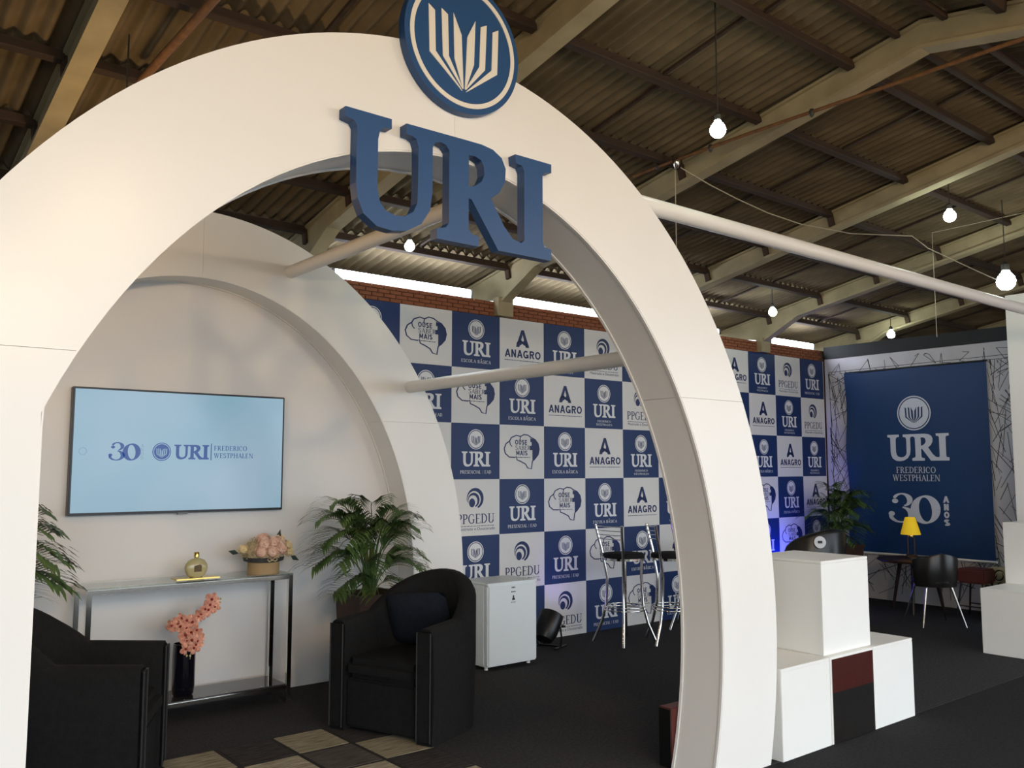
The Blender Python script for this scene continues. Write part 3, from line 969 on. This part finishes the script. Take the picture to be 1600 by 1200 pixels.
# ------------------------------------------------------------------ tub armchair
def tub_chair(name, loc, rz, lab, fabric, w=.66, d=.68, h_arm=.60, h_back=.84, th=.10, pillow=True, cat='armchair', dome=.95):
    t = tag(empty(name, loc, rz), lab, cat)
    rad = w / 2
    yf, yb = d / 2, -d / 2
    path = []
    ns = 6
    ys = yb + rad
    for i in range(ns):
        path.append((-rad, yf + (ys - yf) * i / ns, 0.0, (-1, 0)))
    na = 20
    for i in range(na + 1):
        a = PI + PI * i / na
        path.append((rad * math.cos(a), ys + rad * math.sin(a), math.sin(PI * i / na), (math.cos(a), math.sin(a))))
    for i in range(1, ns + 1):
        path.append((rad, ys + (yf - ys) * i / ns, 0.0, (1, 0)))
    m = MB()
    K = 10
    for (x, y, s_, nrm) in path:
        q = max(0, s_) ** dome
        back = max(0, min(1, (yf - y) / d))
        h = h_arm + .03 * back + (h_back - h_arm - .03) * q
        tilt = .02 * q
        sec = [(0.0, 0.0), (0.012, h * .5), (tilt, h - .035), (tilt - .012, h - .012), (tilt - .03, h), (tilt - th + .03, h), (tilt - th + .012, h - .012), (tilt - th, h - .035), (-th, .36), (-th, 0.0)]
        for (o_, z) in sec:
            m.v.append((x + nrm[0] * o_, y + nrm[1] * o_, z))
    n = len(path)
    for i in range(n - 1):
        for k in range(K):
            k2 = (k + 1) % K
            m.f.append((i * K + k, i * K + k2, (i + 1) * K + k2, (i + 1) * K + k))
    m.f.append(tuple(range(K)))
    m.f.append(tuple((n - 1) * K + k for k in range(K))[::-1])
    m.build('shell', fabric, t, smooth=50)
    iw = rad - th
    MB().box(-iw, iw, yf - .06, yf - .015, .02, .285).build('front_panel', fabric, t, bevel=.012)
    cu = MB()
    N = 10
    for (z, gx) in ((.285, .93), (.31, 1.0), (.36, 1.0), (.395, .96)):
        pass
    cu = MB().box(-iw + .004, iw - .004, yb + th + .02, yf + .012, .288, .40)
    cu.build('seat_cushion', fabric, t, bevel=.035, seg=4, smooth=50)
    for s_ in (-1, 1):
        xa = s_ * (rad - th / 2)
        p = MB().box(xa - th / 2 + .004, xa + th / 2 - .004, yf - .004, yf + .012, .012, h_arm - .012).build('arm_front', fabric, t, bevel=.008)
        e = th / 2 - .006
        MB().tube([(xa - e, yf + .013, .02), (xa - e, yf + .013, h_arm - .02), (xa + e, yf + .013, h_arm - .02), (xa + e, yf + .013, .02)], .005, 6).build('piping', M_piping, p, smooth=60)
    if pillow:
        pmb = MB()
        n = 10
        for j in range(n + 1):
            for i in range(n + 1):
                u, v = i / n * 2 - 1, j / n * 2 - 1
                pmb.v.append((u * .19 * (1 - .06 * v * v), .055 * ((1 - u ** 4) * (1 - v ** 4)) ** .5, v * .16 * (1 - .06 * u * u)))
        for j in range(n + 1):
            for i in range(n + 1):
                x, y, z = pmb.v[j * (n + 1) + i]
                pmb.v.append((x, -y, z))
        o_ = (n + 1) ** 2
        for j in range(n):
            for i in range(n):
                a = j * (n + 1) + i
                pmb.f.append((a, a + 1, a + n + 2, a + n + 1))
                pmb.f.append((o_ + a, o_ + a + n + 1, o_ + a + n + 2, o_ + a + 1))
        return t, pmb.mesh('cushion', M_pillow, smooth=80)
    return t, None


tc1, pil = tub_chair('tub_armchair', (2.855, 4.405, .005), R(110.8), 'black tub armchair holding a dark cushion beside the potted palm', M_black, w=.70, d=.65, pillow=True)
pc = inst('throw_cushion', pil, None, (2.94, 4.50, .572), (R(-18), R(4), R(128)))
tag(pc, 'dark navy square cushion leaning in the black tub armchair', 'cushion')
tc2, _ = tub_chair('tub_armchair', (1.05, 4.45, .005), R(-116.8), 'black tub armchair seen from its side next to the orchid vase', M_black, pillow=False)

# ------------------------------------------------------------------ console table and what stands on it
cx0, cx1, cy0, cy1, ctop = 1.29, 2.50, 5.28, 5.58, .795
ct = tag(empty('console_table', ((cx0 + cx1) / 2, (cy0 + cy1) / 2, 0)), 'chrome console table with a glass top and a smoked lower shelf', 'console table')
hx, hy = (cx1 - cx0) / 2, (cy1 - cy0) / 2
t_ = .028
for sx in (-1, 1):
    for sy in (-1, 1):
        xa, ya = sx * (hx - t_ / 2), sy * (hy - t_ / 2)
        MB().box(xa - t_ / 2, xa + t_ / 2, ya - t_ / 2, ya + t_ / 2, 0, ctop - .009).build('leg', M_chrome, ct, bevel=.002)
for z in (ctop - .034, .085):
    for sy in (-1, 1):
        ya = sy * (hy - t_ / 2)
        MB().box(-hx + t_, hx - t_, ya - t_ / 2, ya + t_ / 2, z, z + .025).build('rail', M_chrome, ct, bevel=.002)
    for sx in (-1, 1):
        xa = sx * (hx - t_ / 2)
        MB().box(xa - t_ / 2, xa + t_ / 2, -hy + t_, hy - t_, z, z + .025).build('rail', M_chrome, ct, bevel=.002)
MB().box(-hx, hx, -hy, hy, ctop - .008, ctop).build('glass_top', M_glass, ct, bevel=.001)
MB().box(-hx + t_, hx - t_, -hy + t_ * .4, hy - t_ * .4, .110, .117).build('lower_shelf', M_darkglass, ct)
for x in (-.05, .2, .42):
    MB().lathe([(0, 0), (.009, 0), (.009, .004), (0, .005)], 10, (x, -hy + .012, .117)).build('stud', M_chrome, ct)

# round gold bottle
gb = tag(empty('gold_bottle', (1.937, 5.43, ctop)), 'round flat gold glass bottle with a cap on the console', 'bottle')
m = MB()
m.lathe([(0, .004), (.035, 0), (.052, .010), (.066, .035), (.070, .055), (.066, .077), (.050, .100), (.028, .110), (.014, .113), (.012, .122), (0, .122)], 28, sy=.45)
m.build('body', M_gold, gb, smooth=60)
MB().lathe([(0, .120), (.016, .120), (.016, .146), (.013, .150), (0, .150)], 16).build('cap', M_goldcap, gb, smooth=40)
MB().prism([[(-.022, .035), (.022, .035), (.022, .070), (.012, .078), (-.022, .070)]], -.0345, -.0315).build('label_plate', M_label, gb)
tr_ = MB().box(-.13, .13, -.055, .055, 0, .004).build('small_tray', M_goldcap, None, (1.935, 5.43, ctop), bevel=.001)
tag(tr_, 'thin gold tray under the round bottle', 'tray')
gb.location.z += .004

# bouquet in a hat box
bq = tag(empty('flower_box', (2.365, 5.43, ctop)), 'bouquet of pink roses and cream flowers in a tan hat box', 'bouquet')
MB().lathe([(0, 0), (.098, 0), (.098, .075), (.092, .078), (0, .078)], 32).build('box', M_hatbox, bq, smooth=40)
MB().lathe([(.099, .070), (.124, .078), (.128, .100), (.120, .106), (0, .106)], 32).build('dark_collar', M_ribbon, bq, smooth=40)
bow = MB()
for s_ in (-1, 1):
    bow.tube([(0, -.128, .09), (s_ * .022, -.136, .106), (s_ * .032, -.135, .092), (s_ * .02, -.134, .080), (0, -.130, .088)], .005, 6)
bow.build('bow', M_filler, bq, smooth=60)


def rose_mesh(r):
    m = MB()
    rd = random.Random(2)
    m.lathe([(0, -r * .8), (r * .55, -r * .65), (r * .8, -r * .1), (r * .72, r * .45), (r * .4, r * .62), (0, r * .55)], 12)
    for ring, (n, rr, hh) in enumerate(((5, .92, .55), (5, .70, .72), (4, .46, .82), (3, .25, .86))):
        for k in range(n):
            a = 2 * PI * k / n + ring * .6
            pts = []
            for jj in range(4):
                v = jj / 3
                for ii in range(5):
                    u = ii / 4 - .5
                    aa = a + u * (2.2 / n * 2.4)
                    rad_ = r * rr * (.72 + .30 * v + .10 * (v > .9))
                    pts.append((rad_ * math.cos(aa), rad_ * math.sin(aa), r * (-.6 + v * (hh + .6)) - abs(u) * r * .35 * v))
            fs = [(j * 5 + i, j * 5 + i + 1, j * 5 + i + 6, j * 5 + i + 5) for j in range(3) for i in range(4)]
            m.add(pts, fs)
    return m


rose_me = rose_mesh(.034).mesh('rose', M_rose, smooth=60, recalc=False)
cream_me = rose_mesh(.032).mesh('cream_flower', M_cream, smooth=60, recalc=False)
for (x, y, z) in ((-.058, -.10, .137), (.000, -.115, .136), (.062, -.10, .148), (-.038, -.09, .182), (.018, -.085, .186), (.070, -.06, .190), (-.02, -.03, .205)):
    inst('rose', rose_me, bq, (x, y, z), (R(55), 0, math.atan2(x, -y - .02) * .6 + .1), (1.25,) * 3)
for (x, y, z) in ((.150, -.02, .165), (.155, -.03, .120), (.12, .03, .205), (-.14, -.02, .150), (.155, .03, .145)):
    inst('cream_flower', cream_me, bq, (x, y, z), (R(40), R(40) if x > 0 else R(-40), 0))
fm = MB()
rd = random.Random(5)
for i in range(230):
    a, e = rd.uniform(0, 2 * PI), rd.uniform(-.15, PI / 2)
    p = Vector((.150 * math.cos(a) * math.cos(e), .125 * math.sin(a) * math.cos(e), .115 + .115 * math.sin(e))) * 1.0
    s_ = rd.uniform(.005, .010)
    d = [Vector((rd.uniform(-1, 1), rd.uniform(-1, 1), rd.uniform(-1, 1))).normalized() * s_ for _ in range(4)]
    fm.add([p + q for q in d], [(0, 1, 2), (0, 2, 3), (0, 3, 1), (1, 3, 2)])
fm.lathe([(0, .09), (.125, .10), (.135, .14), (.10, .19), (.05, .21), (0, .213)], 16)
f_ = fm.build('filler_flowers', M_filler, bq)
f_['kind'] = 'stuff'
for (x, y, z, a) in ((.095, .0, .20, 12), (-.165, 0, .13, -75), (.165, -.04, .10, 120)):
    lf = MB().add([(0, 0, 0), (.016, .004, .03), (0, 0, .07), (-.016, .004, .03)], [(0, 1, 2), (0, 2, 3)])
    lf.build('leaf', M_darkleaf, bq, (x, y, z), (0, R(a), 0), recalc=False)

# orchid vase on the lower shelf
ov = tag(empty('orchid_vase', (1.878, 5.42, .117)), 'dark glass vase of coral orchids on the console lower shelf', 'vase')
MB().lathe([(0, 0), (.052, 0), (.060, .010), (.066, .06), (.066, .24), (.062, .30), (.056, .30), (.058, .24), (.058, .03), (0, .025)], 28).build('vase', M_vase, ov, smooth=50)


def orchid(r):
    m = MB()
    for k in range(5):
        a = PI / 2 + 2 * PI * k / 5
        wd = .42 if k in (1, 4) else .30
        pts = [(0, 0, 0)]
        for (t, w, y) in ((.45, wd, -.12), (.8, wd * 1.05, -.10), (1.0, .12, .05)):
            cx_, cz_ = math.cos(a) * r * t, math.sin(a) * r * t
            nx, nz = -math.sin(a) * r * w, math.cos(a) * r * w
            pts += [(cx_ + nx, y * r, cz_ + nz), (cx_ - nx, y * r, cz_ - nz)]
        m.add(pts, [(0, 1, 2), (1, 3, 4, 2), (3, 5, 6, 4)])
    return m


orc = orchid(.034).mesh('orchid_flower', M_petal, smooth=70, recalc=False)
hrt = MB().lathe([(0, -.006), (.007, 0), (.005, .008), (0, .012)], 8).mesh('flower_heart', M_heart, smooth=60)
rd = random.Random(9)
path1 = [(.0, 0, .28), (.0, -.03, .40), (.03, -.05, .455), (.09, -.05, .49), (.15, -.04, .525), (.185, -.03, .535)]
path2 = [(-.0, 0, .28), (-.03, -.03, .38), (-.055, -.04, .43), (-.09, -.04, .42)]
path3 = [(.0, 0, .29), (.02, -.06, .36), (.015, -.085, .32), (.005, -.09, .22)]
for P in (path1, path2, path3):
    MB().tube(P, .0035, 6).build('flower_stem', M_stem, ov, smooth=60)
spots = [(.02, -.07, .43), (.05, -.07, .455), (.075, -.06, .47), (.09, -.07, .50), (.115, -.06, .49), (.125, -.06, .52), (.15, -.055, .535), (.155, -.06, .505), (.135, -.06, .55), (-.015, -.07, .445), (-.045, -.06, .455), (-.07, -.06, .43), (-.095, -.06, .42), (-.05, -.07, .41), (-.02, -.08, .40),
         (-.03, -.09, .365), (.0, -.10, .375), (.03, -.10, .385), (.045, -.09, .36), (-.025, -.10, .33), (.005, -.11, .335), (.04, -.10, .325), (-.03, -.10, .285), (.02, -.105, .285), (.035, -.10, .30)]
for (x, y, z) in spots:
    f_ = inst('orchid_flower', orc, ov, (x, y, z), (R(rd.uniform(-25, 25)), R(rd.uniform(-40, 40)), R(rd.uniform(-35, 35))), (rd.uniform(1.0, 1.3),) * 3)
    inst('flower_heart', hrt, f_, (0, -.004, 0), (R(90), 0, 0))
bud = MB().lathe([(0, -.008), (.006, -.003), (.006, .004), (0, .009)], 8).mesh('bud', M_bud, smooth=60)
for (x, y, z) in ((.185, -.04, .55), (.20, -.035, .545), (.198, -.035, .525), (-.02, -.105, .245), (.0, -.105, .242), (-.03, -.06, .475)):
    inst('bud', bud, ov, (x, y, z))

# ------------------------------------------------------------------ potted palms
def frond_mesh(name, L, lift, droop, seed, n=20):
    rd = random.Random(seed)
    m = MB()
    pts = []
    for i in range(13):
        t = i / 12
        out = L * (.10 * t + .80 * t ** 1.9)
        up = lift * (1 - (1 - t) ** 1.8) - droop * t ** 3
        pts.append(Vector((out, rd.uniform(-.004, .004), up)))
    m.tube(pts, [.006 * (1 - .75 * i / 12) for i in range(13)], 5)
    def P(t):
        f = t * 12
        i = min(int(f), 11)
        return pts[i].lerp(pts[i + 1], f - i)
    for k in range(n):
        t = .42 + .56 * k / (n - 1)
        p = P(t)
        d = (P(min(1, t + .04)) - P(t - .04)).normalized()
        ll = L * (.40 + .26 * math.sin(PI * min(1, (t - .3) / .7))) * rd.uniform(.85, 1.1)
        for s_ in (-1, 1):
            sd = Vector((0, s_, 0))
            dir_ = (d * .62 + sd * .72 + Vector((0, 0, .28))).normalized()
            w = .0105
            wv = dir_.cross(Vector((0, 0, 1))).normalized() * w
            a0 = p
            a1 = p + dir_ * ll * .45 + Vector((0, 0, .006))
            a2 = p + dir_ * ll * .8 - Vector((0, 0, ll * .12))
            a3 = p + dir_ * ll - Vector((0, 0, ll * .30))
            m.add([a0, a1 + wv, a1 - wv, a2 + wv * .75, a2 - wv * .75, a3], [(0, 1, 2), (1, 3, 4, 2), (3, 5, 4)])
    return m.mesh(name, M_leaf, smooth=60, recalc=False)


FR = [frond_mesh('frond', .42, .62, .12, 1), frond_mesh('frond', .46, .50, .16, 2), frond_mesh('frond', .36, .70, .10, 3), frond_mesh('frond', .42, .34, .14, 4), frond_mesh('frond', .34, .20, .16, 5, 13)]


def palm(loc, lab, fronds, pw_=.17, ph=.62, sc=1.0):
    t = tag(empty('potted_palm', loc), lab, 'potted plant', 'potted areca palms')
    MB().add([(sx * pw_ * k, sy * pw_ * k, z) for (k, z) in ((.82, 0), (1, ph)) for sx, sy in ((-1, -1), (1, -1), (1, 1), (-1, 1))],
             [(3, 2, 1, 0), (0, 1, 5, 4), (1, 2, 6, 5), (2, 3, 7, 6), (3, 0, 4, 7)]).build('planter', M_planter, t)
    rim = MB()
    for (a, b) in ((-1, 1),):
        rim.box(-pw_ - .008, pw_ + .008, -pw_ - .008, -pw_ + .02, ph - .03, ph + .004)
        rim.box(-pw_ - .008, pw_ + .008, pw_ - .02, pw_ + .008, ph - .03, ph + .004)
        rim.box(-pw_ - .008, -pw_ + .02, -pw_ + .02, pw_ - .02, ph - .03, ph + .004)
        rim.box(pw_ - .02, pw_ + .008, -pw_ + .02, pw_ - .02, ph - .03, ph + .004)
    rim.build('rim', M_planter, t)
    MB().box(-pw_ + .02, pw_ - .02, -pw_ + .02, pw_ - .02, ph - .06, ph - .025).build('soil', M_soil, t)
    rd = random.Random(int(loc[0] * 100))
    for k in range(11):
        a = rd.uniform(0, 2 * PI)
        r0, r1 = rd.uniform(.0, .06), rd.uniform(.01, .05)
        MB().tube([(r0 * math.cos(a), r0 * math.sin(a), ph - .03), (r0 * 1.05 * math.cos(a), r0 * 1.05 * math.sin(a), ph + .14), (r1 * math.cos(a), r1 * math.sin(a), ph + rd.uniform(.26, .36))], [.008, .007, .005], 6).build('stem', M_stem, t, smooth=60)
    for (v, az, s_, dz) in fronds:
        inst('frond', FR[v], t, (.03 * math.cos(R(az)), .03 * math.sin(R(az)), ph - .02 + dz), (0, 0, R(az)), (s_ * sc,) * 3)
    return t


F1 = [(0, 182, 1.0, 0), (0, 205, .95, .03), (1, 194, 1.0, .02), (2, 190, 1.0, 0), (2, 240, 1, .02), (2, -20, .8, .03), (0, -60, .85, .02), (1, 215, 1.05, 0), (1, -25, .72, 0), (0, 262, .9, 0), (0, -95, .9, .02), (3, 186, 1.1, 0), (3, 210, 1.15, .02), (3, 232, 1, 0), (3, -15, .78, 0), (3, -50, .8, .03),
      (4, 200, 1, 0), (4, 188, .9, 0), (4, -30, .75, 0), (4, 250, 1, 0), (2, 198, .75, .02), (2, -5, .72, .0), (1, -110, .95, .04), (0, -12, .7, .02), (2, 280, .9, .02)]
palm((3.08, 5.32, 0), 'potted areca palm in a brown planter behind the black tub armchair', F1)
palm((9.03, 5.42, 0), 'potted areca palm in a brown planter in the corner by the blue banner',
     [(v, (az if 120 < az % 360 < 330 else az), min(s_, .9) * (1.0 if 120 < az % 360 < 300 else .92), dz) for (v, az, s_, dz) in F1] + [(2, 120, .6, 0), (1, 150, .8, .05), (2, 200, 1.0, .05), (0, 225, 1.0, .06)], pw_=.20)
palm((.68, 5.30, 0), 'potted areca palm with drooping leaves beside the television and console', [(v, 180 - az, s_, dz) for (v, az, s_, dz) in F1])

# ------------------------------------------------------------------ mini fridge
fr = tag(empty('mini_fridge', (4.19, 5.34, 0)), 'small white fridge standing against the checkered backdrop', 'fridge')
MB().box(-.232, .232, -.135, .17, .025, .605).build('body', M_fridge, fr, bevel=.006)
MB().box(-.232, .232, -.185, -.139, .03, .605).build('door', M_fridge, fr, bevel=.010, seg=3)
MB().box(-.236, .236, -.185, .172, .606, .622).build('top_panel', M_fridge, fr, bevel=.005)
for sx in (-1, 1):
    for yy in (-.12, .14):
        MB().lathe([(0, 0), (.014, 0), (.012, .026), (0, .026)], 10, (sx * .2, yy, 0)).build('foot', M_white, fr)
m = MB()
bars(m, -.015, .02, .575, .010, -.1862, 1, .008, .014)
bars(m, -.018, .024, .545, .008, -.1862, 2, .008, .014)
m.flat([circ(.003, .515, .008, 12)], -.1862)
m.flat([[(-.012, .488), (.018, .488), (.012, .507), (-.006, .507)]], -.1862)
bars(m, -.018, .022, .470, .006, -.1862, 4, .006, .010)
m.build('sticker_print', M_ink_k, fr, recalc=False)

# ------------------------------------------------------------------ bar stools
def stool():
    t = empty('bar_stool')
    SH = .735
    MB().lathe([(0, SH - .035), (.165, SH - .035), (.175, SH - .025), (.176, SH - .005), (.165, SH + .006), (.10, SH + .012), (0, SH + .012)], 32).build('seat', M_black, t, smooth=50)
    MB().lathe([(.168, SH - .050), (.180, SH - .048), (.180, SH - .030), (.168, SH - .030)], 32).build('seat_rim', M_chrome, t, smooth=50)
    for k in range(4):
        a = PI / 4 + k * PI / 2
        ca, sa = math.cos(a), math.sin(a)
        pts = [(.150 * ca, .150 * sa, SH - .04), (.142 * ca, .142 * sa, SH - .2), (.155 * ca, .155 * sa, SH - .42), (.195 * ca, .195 * sa, .16), (.265 * ca, .265 * sa, .0)]
        if k in (1, 2):     # back legs rise to the backrest
            pts = [(.245 * ca, .235 * sa, SH + .245), (.225 * ca, .215 * sa, SH + .16), (.190 * ca, .19 * sa, SH + .04)] + pts[1:]
        MB().tube(pts, .0125, 10).build('leg', M_chrome, t, smooth=60)
    for (z, r) in ((.30, .168), (.275, .172)):
        MB().tube([(r * math.cos(2 * PI * i / 28), r * math.sin(2 * PI * i / 28), z) for i in range(28)], .006, 6, closed=True).build('footrest_ring', M_chrome, t, smooth=60)
    a, b = R(135), R(225)
    for z, rr in ((SH + .235, .243), (SH + .20, .236), (SH + .165, .226), (SH + .13, .217)):
        p0 = Vector((rr * math.cos(a), rr * .97 * math.sin(a), z))
        p1 = Vector((rr * math.cos(b), rr * .97 * math.sin(b), z))
        mid = (p0 + p1) / 2 + Vector((-.04, 0, 0))
        MB().tube([p0, p0.lerp(mid, .5) + Vector((-.012, 0, 0)), mid, p1.lerp(mid, .5) + Vector((-.012, 0, 0)), p1], .0045, 6).build('back_bar', M_chrome, t, smooth=60)
    return t


st = stool()
for i, (x, y, rz, lab) in enumerate(((5.53, 5.31, -4, 'chrome bar stool with black round seat next to the black stage lamp'), (5.86, 5.07, -35, 'chrome bar stool with its ladder back turned, beside the arch foot'),
                                     (6.52, 5.38, 30, 'chrome bar stool mostly hidden behind the arch foot'))):
    o = st if i == 0 else copy_tree(st)
    o.location = (x, y, 0)
    o.rotation_euler = (0, 0, R(rz))
    tag(o, lab, 'bar stool', 'chrome bar stools by the backdrop')

# ------------------------------------------------------------------ stage lamps on the floor
def par(loc, rz, lab, lens):
    t = tag(empty('stage_lamp', loc, rz), lab, 'stage lamp')
    c_ = MB()
    c_.lathe([(0, -.13), (.07, -.125), (.095, -.06), (.10, .05), (.10, .10), (.088, .10), (.086, .085), (0, .085)], 24)
    M = Matrix.Translation((0, 0, .175)) @ Matrix.Rotation(R(38), 4, 'Y')
    c_.xform(M)
    c_.build('can', M_plastic, t, smooth=50)
    l_ = MB().lathe([(0, .086), (.084, .086), (.084, .088), (0, .088)], 24).xform(M)
    l_.build('lens', lens, t)
    yk = MB()
    for s_ in (-1, 1):
        yk.tube([(0, s_ * .112, .175), (.02, s_ * .115, .08), (.03, s_ * .10, .012)], .008, 6)
    yk.tube([(.03, -.10, .012), (.03, .10, .012)], .008, 6)
    yk.build('yoke', M_plastic, t, smooth=50)
    MB().box(-.07, .13, -.11, -.09, 0, .014).build('foot_bar', M_plastic, t)
    MB().box(-.07, .13, .09, .11, 0, .014).build('foot_bar', M_plastic, t)
    MB().lathe([(0, 0), (.018, .004), (.018, .018), (0, .02)], 10, (.03, -.125, .165)).build('knob', M_plastic, t)
    return t


par((4.88, 5.55, 0), R(20), 'black stage lamp can lying on the carpet beside the fridge', M_plastic)
par((8.28, 5.58, 0), R(40), 'black stage lamp washing the backdrop blue behind the white boxes', M_bluelens)


def spot(name, loc, target, col, power, size=70, blend=.8):
    d = bpy.data.lights.new(name, 'SPOT')
    d.energy = power
    d.color = col
    d.spot_size = R(size)
    d.spot_blend = blend
    d.shadow_soft_size = .05
    o = bpy.data.objects.new(name, d)
    o.location = loc
    o.rotation_euler = (Vector(target) - Vector(loc)).to_track_quat('-Z', 'Y').to_euler()
    COL.objects.link(o)
    return o


spot('stage_lamp_beam', (8.40, 5.66, .28), (8.48, 5.83, .70), (.02, .04, 1), 40, 110)
spot('stage_lamp_beam', (5.02, 5.50, .33), (5.5, 5.83, .75), (.30, .16, 1), 2.2, 120)

# ------------------------------------------------------------------ white display boxes
def cube(name, loc, w, d, h, lab, group='white display boxes', rz=0):
    t = tag(empty(name, loc, rz), lab, 'display box', group)
    g = .0015
    MB().box(-w / 2, w / 2, -d / 2, d / 2, 0, h - .016).build('body', M_white, t, bevel=.002)
    MB().box(-w / 2, w / 2, -d / 2, d / 2, h - .015, h).build('lid', M_white, t, bevel=.002)
    return t


S1 = .44
cube('display_box', (3.907 + S1 / 2, 2.68 + S1 / 2, 0), S1, S1, .45, 'white display box on the floor against the foot of the arch')
cube('display_box', (4.79 + S1 / 2 + .005, 2.68 + S1 / 2, 0), S1 + .01, S1, .45, 'white display box on the floor at the open end of the mirrored row')
mc = tag(empty('mirrored_box', (4.57, 2.68 + S1 / 2, 0)), 'white box with a dark bronze mirror front between two display boxes', 'display box')
MB().box(-.219, .219, -S1 / 2, S1 / 2, 0, .45).build('body', M_white, mc, bevel=.002)
MB().box(-.205, .213, -S1 / 2 - .003, -S1 / 2 + .002, .002, .438).build('mirror_front', M_mirror, mc)
cube('display_box', (4.36 + .24, 2.72 + .24, .451), .48, .48, .50, 'white display box stacked on top of the mirrored box')
cube('display_box', (7.42 + .25, 2.97, 0), .5, .5, .505, 'white display box on the floor in front of the white pillar')
cube('display_box', (7.90 + .25, 2.97, .506), .5, .5, .50, 'white display box stacked on another before the white pillar')
cube('display_box', (7.93 + .25, 2.97, 0), .5, .5, .505, 'white display box on the floor under the stacked one by the pillar')
rb = tag(empty('maroon_block', (3.60, 3.0, 0)), 'dark maroon block weighing down the foot of the entrance arch', 'block')
MB().box(-.20, .20, -.036, .04, 0, .285).build('body', M_maroon, rb, bevel=.004)
MB().box(-.203, -.199, -.034, .038, .004, .280).build('black_side', M_plastic, rb)

# ------------------------------------------------------------------ far corner furniture
bt, _ = tub_chair('barrel_chair', (7.74, 4.98, 0), R(-8), 'glossy black barrel chair with a round white sticker on its back', M_gloss, w=.70, d=.70, h_arm=.62, h_back=.885, th=.07, pillow=False, cat='chair', dome=.5)
MB().lathe([(0, 0), (.055, 0), (.055, .002), (0, .002)], 24).build('round_sticker', M_ink_w, bt, (-.20, -.335, .77), (R(88), 0, R(-33)))
MB().box(-.02, .02, -.003, .003, -.012, .012).build('sticker_mark', M_ink_k, bt, (-.203, -.3385, .772), (0, 0, R(-33)))

tb = tag(empty('round_side_table', (9.02, 4.55, 0)), 'low dark round table carrying the yellow lamp', 'table')
MB().lathe([(0, .505), (.34, .505), (.36, .515), (.36, .530), (.345, .535), (0, .535)], 40).build('top', M_darkwood, tb, smooth=40)
for k in range(3):
    a = R(200 + 120 * k)
    MB().tube([(.17 * math.cos(a), .17 * math.sin(a), .505), (.28 * math.cos(a), .28 * math.sin(a), 0)], [.022, .014], 8).build('leg', M_darkwood, tb, smooth=60)
lp = tag(empty('table_lamp', (9.0, 4.57, .535)), 'small yellow shaded lamp on the low dark table', 'lamp')
MB().lathe([(0, 0), (.07, 0), (.07, .02), (.055, .028), (.05, .04), (0, .042)], 20).build('base', M_darkwood, lp, smooth=40)
for s_ in (-1, 1):
    MB().tube([(.0, s_ * .035, .04), (.0, s_ * .035, .21)], .010, 8).build('upright', M_darkwood, lp, smooth=60)
MB().lathe([(.0, .21), (.03, .215), (.036, .25), (.02, .27), (0, .27)], 16).build('socket', M_goldcap, lp, smooth=50)
MB().lathe([(.098, .245), (.052, .41), (.046, .42), (.0, .421), (.0, .416), (.045, .415), (.094, .245)], 28).build('shade', M_yellow, lp, smooth=40)

dc = tag(empty('shell_chair', (8.42, 4.08, 0), R(-38)), 'dark padded shell chair on splayed metal legs facing the round table', 'chair')
m = MB()
n = 16
for i in range(n + 1):
    a = R(195 + 150 * i / n)
    for (r, z) in ((.235, .36), (.25, .46), (.262, .66), (.255, .675), (.235, .675), (.225, .66), (.21, .46), (.20, .36)):
        e = 1 - .10 * abs(i / n - .5) * 2 * (z > .6)
        m.v.append((r * math.cos(a), r * .92 * math.sin(a), z * e))
for i in range(n):
    for k in range(8):
        m.f.append((i * 8 + k, i * 8 + (k + 1) % 8, i * 8 + 8 + (k + 1) % 8, i * 8 + 8 + k))
m.f += [tuple(range(8)), tuple(n * 8 + k for k in range(8))[::-1]]
dc.scale = (.86, .86, 1)
m.build('backrest', M_gloss, dc, smooth=50)
MB().lathe([(0, .38), (.19, .38), (.225, .40), (.225, .43), (.19, .45), (0, .452)], 28).build('seat', M_gloss, dc, smooth=50)
for k, (sx, sy) in enumerate(((-1, -1), (1, -1), (1, 1), (-1, 1))):
    MB().tube([(sx * .13, sy * .12, .385), (sx * .235, sy * .22, 0)], [.013, .009], 8).build('leg', M_steel, dc, smooth=60)

rs = tag(empty('small_stool', (9.10, 3.98, 0)), 'small red topped stool on thin black legs under the banner', 'stool')
MB().box(-.13, .13, -.13, .13, .34, .48).build('seat', M_maroon, rs, bevel=.015)
for sx in (-1, 1):
    for sy in (-1, 1):
        MB().tube([(sx * .10, sy * .10, .345), (sx * .14, sy * .14, 0)], .010, 8).build('leg', M_plastic, rs, smooth=60)
    MB().tube([(sx * .125, -.125, .12), (sx * .125, .125, .12)], .007, 6).build('stretcher', M_plastic, rs)
pf = tag(empty('patterned_bench', (9.40, 3.78, 0)), 'low bench covered in cream cloth with black curls beside the partition', 'bench')
MB().box(-.12, .12, -.24, .22, .05, .47).build('body', M_pattern, pf, bevel=.03, seg=3)
m = MB()
rd = random.Random(3)
for i in range(26):
    cy, cz = rd.uniform(-.20, .17), rd.uniform(.12, .43)
    a0 = rd.uniform(0, 360)
    rr = rd.uniform(.02, .05)
    for q in strip(arc(cy, cz, rr, rr, a0, a0 + rd.uniform(120, 260), 8), [.004, .008, .012, .015, .015, .013, .01, .008, .004]):
        nn = len(m.v)
        m.v += [(-.1215, p[0], p[1]) for p in q]
        m.f.append((nn, nn + 1, nn + 2, nn + 3))
m.build('curl_print', M_ink_k, pf, recalc=False)
for sy in (-.20, .18):
    for sx in (-.09, .09):
        MB().lathe([(0, 0), (.016, 0), (.02, .052), (0, .052)], 10, (sx, sy, 0)).build('foot', M_plastic, pf)
